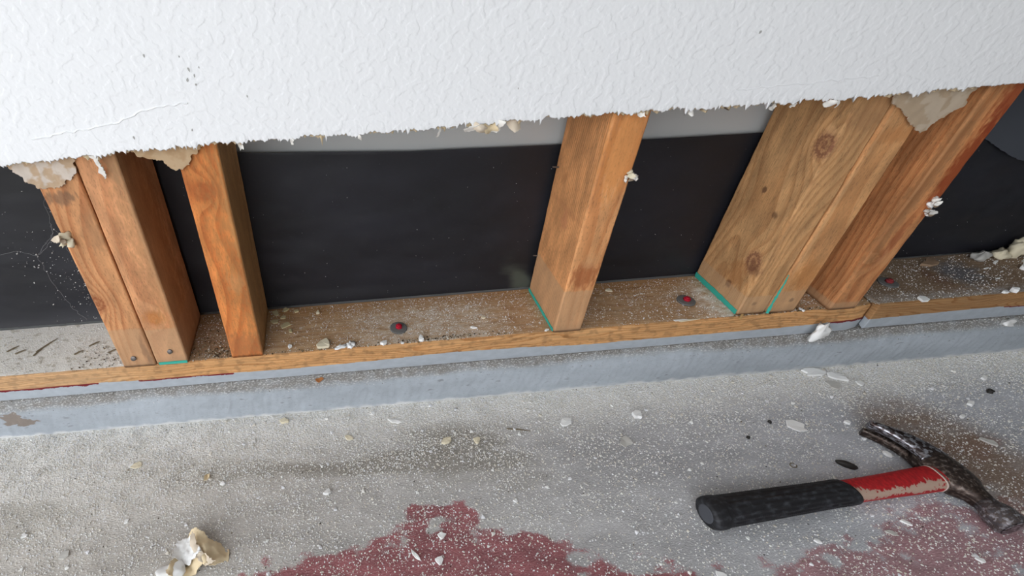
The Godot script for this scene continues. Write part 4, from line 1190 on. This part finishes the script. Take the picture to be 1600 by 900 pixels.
func build_debris() -> void:
	var F := FLOOR_Y + 0.0004
	var P := 0.0005
	# crumpled sheet of drywall paper in the foreground
	var cr := thing("crumpled_paper", "large crumpled scrap of cream drywall paper near the bottom edge of the floor", "paper scrap", Vector3(0.060, F, 0.192))
	var fold := func(p: Vector2) -> float: return 0.006 + 0.006 * sin(p.x * 160.0 + p.y * 60.0) + 0.004 * nr.get_noise_2d(p.x * 60.0, p.y * 60.0)
	var flat := Basis(Vector3.RIGHT, -PI / 2)
	put("paper_sheet", sheet(PackedVector2Array([Vector2(-0.018, 0.018), Vector2(-0.004, 0.024), Vector2(0.012, 0.014), Vector2(0.030, 0.004), Vector2(0.031, -0.003), Vector2(0.018, -0.012), Vector2(0.008, -0.010), Vector2(-0.010, -0.020), Vector2(-0.022, -0.016)]), 0.0010, fold, Transform3D(flat, Vector3.ZERO), 0.0006, 12), M.cream, cr)
	put("torn_ply", sheet(PackedVector2Array([Vector2(-0.020, 0.014), Vector2(-0.006, 0.018), Vector2(-0.001, 0.008), Vector2(0.007, -0.001), Vector2(-0.004, -0.007), Vector2(-0.021, -0.002)]), 0.0010, func(p): return fold.call(p) + 0.0035 + 0.002 * nr.get_noise_2d(p.x * 220.0, p.y * 220.0), Transform3D(flat, Vector3(0, 0.0012, 0)), 0.0006, 13), M.gypsum, cr)
	put("paper_fold", sheet(PackedVector2Array([Vector2(-0.004, 0.022), Vector2(0.002, 0.012), Vector2(0.010, 0.002), Vector2(0.022, -0.006), Vector2(0.012, -0.009), Vector2(0.002, 0.000), Vector2(-0.005, 0.012)]), 0.0010, func(p): return 0.012 + 0.12 * p.x + 0.002 * nr.get_noise_2d(p.x * 90.0, p.y * 90.0), Transform3D(flat * Basis(Vector3.RIGHT, 0.25), Vector3(0, 0.001, 0.001)), 0.0005, 14), M.kraft_pale, cr)
	cr.scale = Vector3.ONE * 1.12
	clod("plaster_lump", "white plaster lump tucked against the left of the crumpled cream paper", "plaster lump", Vector3(0.036, F, 0.2085), Vector3(0.015, 0.006, 0.011), M.gypsum, 0.4)
	# floor chips, from the curb outwards: label, x, z, size, width, thickness, material, turn, curl
	var chips := [
		["white angular drywall chip on the floor below the right pair of studs", 0.6064, 0.0644, 0.017, 0.011, 0.005, 0, 0.5, 0.0],
		["white curled drywall chip on the floor below the single right stud", 0.5128, 0.0647, 0.020, 0.012, 0.002, 0, 0.3, 0.06],
		["flat white drywall flake with a tan stain, left of the hammer claw", 0.7910, 0.1007, 0.027, 0.018, 0.0015, 0, -0.3, 0.02],
		["broad white drywall flake in the cluster at the curb foot, topmost", 0.8813, 0.0200, 0.036, 0.016, 0.003, 0, -0.15, 0.02],
		["long white drywall flake right in the cluster at the curb foot", 0.9060, 0.0315, 0.026, 0.014, 0.003, 0, -0.4, 0.03],
		["greyish drywall flake lowest in the cluster at the curb foot", 0.8890, 0.0430, 0.020, 0.015, 0.002, 2, 0.6, 0.0],
		["small white drywall flake at the right end of the cluster at the curb foot", 0.9260, 0.0445, 0.014, 0.009, 0.002, 0, 0.8, 0.0],
		["white oval drywall chip right of the claw, towards the right edge", 1.0308, 0.0912, 0.013, 0.008, 0.003, 0, 0.2, 0.0],
		["small white chip near the curb foot at the right edge", 1.0910, 0.0542, 0.009, 0.007, 0.003, 0, 0.9, 0.0],
		["torn grey paper flake on the floor between the curb and the hammer grip", 0.5720, 0.1010, 0.022, 0.018, 0.001, 2, 0.5, 0.05],
		["tan paper flake half buried in dust on the left floor", -0.0354, 0.0728, 0.018, 0.010, 0.0015, 1, 0.2, 0.03],
		["white flake beside the tan paper flake on the left floor", -0.0430, 0.0720, 0.009, 0.007, 0.001, 0, 0.9, 0.0],
		["dusty beige lump at the curb foot below the orange stud", 0.1455, 0.0260, 0.013, 0.009, 0.004, 1, 0.2, 0.0],
		["white smeared plaster flake below the middle of the wide bay", 0.2921, 0.0400, 0.021, 0.007, 0.0015, 0, -0.35, 0.03],
		["upright white chip at the curb foot left of the smeared flake", 0.2650, 0.0250, 0.010, 0.005, 0.003, 0, 1.3, 0.0],
		["beige crumb heap in the swept band below the wide bay", 0.3524, 0.0772, 0.016, 0.010, 0.004, 1, 0.3, 0.0],
		["pale crumb right of the beige heap in the swept band", 0.3907, 0.0812, 0.012, 0.009, 0.003, 1, 1.0, 0.0],
		["dull cream flake in the left of the swept band", 0.2299, 0.0598, 0.014, 0.010, 0.002, 1, -0.6, 0.0],
		["white chip lying on the red floor patch, just below its grey hole", 0.3216, 0.1932, 0.011, 0.008, 0.003, 0, 0.2, 0.0],
		["white pointed chip lower on the red floor patch", 0.3135, 0.2180, 0.010, 0.008, 0.003, 0, 0.9, 0.0],
		["spidery white paper shred on the red floor patch", 0.2900, 0.2105, 0.015, 0.004, 0.002, 0, -1.0, 0.12],
		["white chip under the claw tip of the hammer", 0.8640, 0.1480, 0.011, 0.007, 0.003, 0, -0.9, 0.0],
		["white chip below the red handle, nearest to it", 0.8106, 0.2250, 0.010, 0.006, 0.002, 0, -0.6, 0.0],
		["slim pale flake below the red handle, further out", 0.7856, 0.2332, 0.013, 0.006, 0.001, 2, -0.5, 0.0],
		["small white chip below the middle of the black grip", 0.7052, 0.2343, 0.009, 0.006, 0.002, 0, -0.7, 0.0],
		["long white flake on the floor right of the hammer head stain", 0.9935, 0.1441, 0.017, 0.009, 0.002, 2, -0.6, 0.03],
		["little white chip above the hammer claw on the grey floor", 1.0008, 0.1082, 0.009, 0.006, 0.003, 0, 0.3, 0.0],
		["white chip by the bottom right corner of the floor", 0.8463, 0.2668, 0.009, 0.005, 0.002, 0, -0.5, 0.0],
		["flat white flake at the bottom edge below the grip", 0.5872, 0.2575, 0.014, 0.010, 0.002, 0, 0.1, 0.0],
		["white bean shaped chip on bare grey floor left of centre", 0.2005, 0.1322, 0.011, 0.008, 0.004, 0, 0.7, 0.0],
		["white chip close above the crumpled cream paper", 0.0753, 0.1086, 0.008, 0.006, 0.003, 0, 0.4, 0.0],
		["pale flake at the lower left of the floor", -0.0851, 0.1756, 0.011, 0.009, 0.002, 2, 0.6, 0.0],
		["white crumb near the bottom left corner", -0.1379, 0.1502, 0.009, 0.006, 0.002, 0, 0.2, 0.0],
		["white crumb midway between bottom left corner and crumpled paper", -0.0281, 0.1439, 0.008, 0.006, 0.002, 0, 1.1, 0.0],
		["white crumb on grey floor right of the red patch's top", 0.4125, 0.1621, 0.006, 0.005, 0.002, 0, 0.4, 0.0],
		["pale grey smudge of plaster right of the red patch", 0.5000, 0.1500, 0.010, 0.004, 0.001, 2, -0.8, 0.0],
		["white chip just left of the claw tip of the hammer", 0.8560, 0.1020, 0.008, 0.006, 0.003, 0, 0.2, 0.0]]
	var mats := [M.gypsum, M.gypsum_tan, M.gypsum_grey]
	for c in chips:
		chip("drywall_chip", c[0], "drywall chip", Vector3(c[1], F, c[2]), c[3], c[4], c[5], mats[c[6]], c[7], c[8], "drywall chips on the floor")
	chip("paper_curl", "small upright curl of beige paper on the left floor", "paper curl", Vector3(0.0558, F, 0.0980), 0.012, 0.006, 0.0012, M.cream, 1.2, 0.35)
	stick("straw_stick", "thin brown splinter in the dust below the single right stud", "splinter", Vector3(0.4479, F, 0.0698), 0.030, 0.0009, M.twig, -0.25)
	clod("dark_shard", "dark brown shard above the red handle of the hammer", "shard", Vector3(0.8056, F, 0.1570), Vector3(0.0105, 0.0040, 0.0040), M.dark, -0.6, 0.06)
	clod("dark_crumb", "small dark crumb far up on the right floor", "crumb", Vector3(1.0752, F, 0.0758), Vector3(0.0045, 0.003, 0.003), M.dark, 0.3)
	clod("dark_crumb", "tiny dark crumb left of the stained white flake", "crumb", Vector3(0.7643, F, 0.0911), Vector3(0.0024, 0.002, 0.002), M.dark, 0.3)
	clod("dark_crumb", "tiny dark crumb on the floor midway between grip and curb", "crumb", Vector3(0.7222, F, 0.1097), Vector3(0.002, 0.0016, 0.002), M.dark, 0.3)
	var ring := []
	for k in 12: ring.append(Vector3(cos(k * 0.5) * 0.0036, 0.0008, sin(k * 0.5) * 0.0030))
	tag(put("hair_loop", tube(ring, 0.0005, 6), M.twig, null, Vector3(0.747, F, 0.1511)), "little dark loop of fibre above the black grip", "fibre")
	# on the long plate
	chip("drywall_chip", "smooth rounded white triangle of drywall on the plate in the wide bay", "drywall chip", Vector3(0.2070, P, -0.0105), 0.023, 0.016, 0.0042, M.gypsum_tan, 0.25, 0.0, "drywall chips on the long plate")
	clod("plaster_squiggle", "white plaster squiggle right of the rounded triangle on the plate", "plaster lump", Vector3(0.2285, P, 0.0005 - 0.004), Vector3(0.0075, 0.0022, 0.0030), M.gypsum, 0.2, 0.6)
	clod("plaster_squiggle", "white plaster crumb touching the right end of the squiggle on the plate", "plaster lump", Vector3(0.2418, P, -0.0052), Vector3(0.0055, 0.0030, 0.0045), M.gypsum, 0.9, 0.6)
	var pchips := [
		["white chip below the red bolt in the wide bay", 0.2834, -0.0040, 0.011, 0.007, 0.004, 0, 0.3],
		["white cube-like chip right of the red bolt in the wide bay", 0.3311, -0.0055, 0.010, 0.009, 0.005, 0, 0.2],
		["tall tan flake leaning beside the orange stud's foot", 0.1436, -0.0780, 0.012, 0.016, 0.002, 3, 0.2],
		["rear tan flake of the group beside the orange stud", 0.1565, -0.0850, 0.010, 0.008, 0.002, 3, 0.9],
		["rightmost tan flake of the group beside the orange stud", 0.1710, -0.0810, 0.010, 0.009, 0.002, 3, 1.4],
		["central tan flake of the group beside the orange stud", 0.1535, -0.0690, 0.010, 0.008, 0.002, 3, 0.1],
		["low tan flake touching the orange stud", 0.1427, -0.0620, 0.013, 0.008, 0.002, 3, 0.1],
		["tan flake nearest the plate edge in the group by the orange stud", 0.1578, -0.0535, 0.015, 0.010, 0.0015, 3, 0.5],
		["pointed tan flake below the group by the orange stud", 0.1641, -0.0420, 0.006, 0.010, 0.0015, 3, 0.0],
		["white crumb at the front edge just right of the orange stud", 0.1643, -0.0110, 0.007, 0.006, 0.003, 0, 0.4],
		["pinkish white crumb at the rear of the wide bay", 0.2010, -0.0734, 0.006, 0.005, 0.003, 1, 0.4],
		["white sliver in the dust at the right of the wide bay", 0.4028, -0.0193, 0.009, 0.004, 0.002, 0, -0.4],
		["cream crumb behind the white sliver at the right of the wide bay", 0.4205, -0.0373, 0.006, 0.005, 0.002, 1, 0.2],
		["white chip at the front edge below the bolt of the wide bay", 0.3069, -0.0020, 0.006, 0.004, 0.002, 0, 0.0],
		["white sliver standing between the right pair and the reddish stud", 0.8302, -0.0025, 0.005, 0.012, 0.002, 0, 0.1],
		["cream chip at the rear beside the single right stud", 0.6071, -0.0718, 0.012, 0.005, 0.002, 1, -0.3],
		["white crumb at the foot of the single right stud", 0.4930, 0.0 - 0.004, 0.006, 0.004, 0.002, 0, 0.2]]
	var pm := [M.gypsum, M.gypsum_tan, M.gypsum_grey, M.tan_flake]
	for c in pchips:
		chip("drywall_chip", c[0], "drywall chip", Vector3(c[1], P, c[2]), c[3], c[4], c[5], pm[c[6]], c[7], 0.0, "drywall chips on the long plate")
	stick("paper_sliver", "short white paper sliver at the plate edge before the right bay", "paper sliver", Vector3(0.6695, P, -0.0020), 0.021, 0.0019, M.paper_white, -0.05, 0.4)
	stick("paper_sliver", "long white paper sliver at the plate edge, lower of the two", "paper sliver", Vector3(0.6790, P, -0.0008 + 0.0), 0.029, 0.0016, M.gypsum_tan, 0.04, 0.4)
	stick("wood_splinter", "yellow wood splinter at the foot of the right pair", "splinter", Vector3(0.7486, P, -0.0010), 0.020, 0.0016, M.splinter, 0.65, 0.5)
	clod("plaster_lump", "crumbly white plaster lump at the plate edge below the reddish stud", "plaster lump", Vector3(0.858, -0.0405, 0.0115), Vector3(0.013, 0.018, 0.006), M.gypsum, 0.2, 0.5)
	# on the short plate
	var Q := 0.0016
	chip("drywall_chip", "white fin shaped drywall chip at the front of the short plate", "drywall chip", Vector3(0.9932, Q, -0.0020), 0.013, 0.012, 0.003, M.gypsum, 0.6)
	var lumps := [["grey plaster lump behind the others on the short plate, leftmost", 1.1550, -0.0760, 0.015, 0.007, 0.008, 2], ["small beige lump at the rear of the short plate, second from left", 1.1850, -0.0770, 0.012, 0.008, 0.008, 1], ["tall beige plaster lump at the rear of the short plate", 1.2080, -0.0790, 0.013, 0.016, 0.010, 1], ["beige plaster lump at the far right of the short plate", 1.2330, -0.0800, 0.012, 0.012, 0.009, 1]]
	for c in lumps:
		clod("plaster_lump", c[0], "plaster lump", Vector3(c[1], Q, c[2]), Vector3(c[3], c[4], c[5]), mats[c[6]], 0.3, 0.35, "plaster lumps on the short plate")
	var qchips := [["smooth white chip before the beige lumps on the short plate", 1.2060, -0.0600, 0.016, 0.010, 0.006], ["white chip lowest before the beige lumps on the short plate", 1.1860, -0.0480, 0.014, 0.007, 0.005], ["thin white chip left of the beige lumps on the short plate", 1.1640, -0.0640, 0.012, 0.004, 0.003], ["upright white chip at the front right of the short plate", 1.1205, -0.0040, 0.008, 0.008, 0.006], ["flat white chip at the front right edge of the short plate", 1.1060, -0.0030, 0.010, 0.006, 0.003], ["white sliver on the tarry hollow of the short plate", 1.1300, -0.0310, 0.014, 0.003, 0.001], ["cream sliver behind the tarry hollow of the short plate", 1.1401, -0.0540, 0.010, 0.003, 0.001]]
	for c in qchips:
		chip("drywall_chip", c[0], "drywall chip", Vector3(c[1], Q, c[2]), c[3], c[4], c[5], M.gypsum, c[1] * 9.0 - 10.0, 0.0, "drywall chips on the short plate")
	chip("bark_flake", "brown bark flake at the rear of the short plate", "bark flake", Vector3(1.0780, Q, -0.0740), 0.034, 0.014, 0.004, mat(rgb(150, 126, 104), 0.9, 0.2), 0.1, 0.0)
	clod("plaster_drip", "white plaster blob with a pointed tail stuck on the curb shoulder", "plaster lump", Vector3(1.134, -0.0475, 0.0085), Vector3(0.012, 0.005, 0.005), M.gypsum, 0.3, 0.5)
	# brown leaf scrap caught on the curb
	chip("leaf_scrap", "rust brown leaf scrap caught on the curb shoulder below the orange stud", "leaf scrap", Vector3(0.197, -0.0448, 0.0068), 0.013, 0.009, 0.001, M.rust_leaf, 0.5, 0.1)
	# chaff and twigs in the thick dust left of the pair
	var tw := [["longest dark twig in the dust on the left end of the plate", -0.1560, -0.0520, 0.030, 0.9], ["dark twig at the far left of the dusty plate", -0.1990, -0.0500, 0.015, 0.7], ["short twig below the far left twig on the dusty plate", -0.1860, -0.0430, 0.013, 0.5], ["twig running on from the longest twig on the dusty plate", -0.1630, -0.0390, 0.013, 1.1], ["dark twig in the chaff close to the leftmost stud", -0.0930, -0.0470, 0.014, 0.6], ["dark twig in the chaff halfway to the leftmost stud", -0.1080, -0.0330, 0.012, 0.6], ["twig at the foot of the leftmost stud in thick dust", -0.0640, -0.0310, 0.013, 0.5], ["short twig at the rear before the leftmost stud", -0.0720, -0.0640, 0.012, 0.4]]
	for t in tw:
		stick("twig", t[0], "twig", Vector3(t[1], P, t[2]), t[3], 0.0012, M.twig, t[4], 0.7)


# ------------------------------------------------------------------ dust and crumbs, uncountable
func grains(called: String, label: String, n: int, sd: int, where: Callable, lo: float, hi: float, bias: float, tint: Array) -> void:
	var r := RandomNumberGenerator.new()
	r.seed = sd
	var mm := MultiMesh.new()
	mm.transform_format = MultiMesh.TRANSFORM_3D
	mm.use_colors = true
	mm.mesh = flake(sd, 2.0, 1.5, 0.9, 0.0, 5)
	mm.instance_count = n
	for k in n:
		var p: Vector3 = where.call(r)
		var s := lo + (hi - lo) * pow(r.randf(), bias)
		mm.set_instance_transform(k, Transform3D(Basis.from_euler(Vector3(r.randf_range(-0.5, 0.5), r.randf() * TAU, r.randf_range(-0.5, 0.5))).scaled(Vector3(s, s * r.randf_range(0.4, 1.0), s)), p))
		var c: Color = tint[r.randi() % tint.size()]
		mm.set_instance_color(k, c.srgb_to_linear() * r.randf_range(0.85, 1.0))
	var o := MultiMeshInstance3D.new()
	o.multimesh = mm
	var m := mat(Color.WHITE, 0.9, 0.2)
	m.vertex_color_use_as_albedo = true
	o.material_override = m
	o.name = numbered(called)
	add_child(o, true)
	tag(o, label, "plaster dust", "", "stuff")


func build_dust() -> void:
	var white := [rgb(240, 240, 236), rgb(232, 230, 224), rgb(222, 216, 204), rgb(238, 238, 240)]
	grains("plaster_dust", "white plaster grit sprinkled over the concrete floor", 190000, 101, func(r):
		while true:
			var x: float = r.randf_range(-0.42, 1.4)
			var d: float = r.randf() * 0.42
			var pr := 0.16 + 0.9 * exp(-d / (0.035 + 0.03 * s01(0.4, -0.1, x))) + 0.25 * s01(0.25, 0.05, d) * s01(0.6, 0.2, x)
			pr *= 0.55 + 0.8 * (0.5 + nr.get_noise_2d(x * 9.0, d * 14.0))
			if r.randf() < pr: return Vector3(x, FLOOR_Y, CURB_Z + 0.0006 + d), 0.00030, 0.0013, 2.4, white)
	grains("plaster_crumbs", "scattered larger white plaster crumbs and flakes on the concrete floor", 900, 107, func(r):
		while true:
			var x: float = r.randf_range(-0.42, 1.4)
			var d: float = r.randf() * 0.40
			if r.randf() < 0.22 + 0.8 * exp(-d / 0.05): return Vector3(x, FLOOR_Y + 0.0004, CURB_Z + 0.003 + d), 0.0011, 0.0030, 2.6, white)
	grains("dirt_grit", "dark dirt crumbs among the plaster grit on the floor", 3200, 102, func(r):
		return Vector3(r.randf_range(-0.42, 1.4), FLOOR_Y, CURB_Z + 0.001 + pow(r.randf(), 1.5) * 0.40), 0.0002, 0.0012, 4.0, [rgb(60, 54, 46), rgb(96, 88, 74), rgb(120, 108, 90)])
	grains("plaster_dust", "white plaster grit sprinkled over the bottom plates", 30000, 103, func(r):
		while true:
			var x: float = r.randf_range(-0.5, 1.3)
			var z: float = r.randf_range(-0.088, -0.0015)
			var pr := 0.30 + 0.5 * s01(0.18, 0.32, x) * s01(0.50, 0.38, x) + 0.25 * s01(0.62, 0.75, x) * s01(0.8, 0.75, x)
			if x < -0.02: pr = 0.5
			pr *= 0.4 + 1.2 * (0.5 + nr.get_noise_2d(x * 22.0, z * 30.0))
			if r.randf() < pr: return Vector3(x, 0.0005 + (0.0012 if x > 0.94 else 0.0), z), 0.00022, 0.0010, 3.2, white)
	grains("plaster_dust", "white grit lying along the shoulder of the curb", 7000, 104, func(r):
		var x: float = r.randf_range(-0.5, 1.35)
		var t: float = r.randf()
		t = t * t
		return Vector3(x, -0.0415 - 0.016 * t, 0.0022 + 0.0085 * t), 0.00022, 0.0009, 3.0, [rgb(226, 226, 224), rgb(206, 202, 194), rgb(120, 112, 100), rgb(238, 238, 236)])
	grains("chaff", "brown chaff and dirt crumbs along the front edge and round the stud feet", 1600, 105, func(r):
		var c: Array = [[0.052, -0.03, 0.022, 0.025], [0.075, -0.012, 0.022, 0.008], [0.36, -0.006, 0.06, 0.004], [0.82, -0.02, 0.02, 0.015], [0.845, -0.004, 0.05, 0.003], [0.25, -0.003, 0.12, 0.002], [-0.07, -0.02, 0.03, 0.02], [0.78, -0.002, 0.04, 0.002]][r.randi() % 8]
		return Vector3(c[0] + r.randfn() * c[2] * 0.6, 0.0006, minf(c[1] + r.randfn() * c[3] * 0.6, -0.001)), 0.0003, 0.0016, 2.5, [rgb(92, 80, 62), rgb(122, 108, 84), rgb(160, 146, 118), rgb(70, 60, 48), rgb(216, 210, 196)])
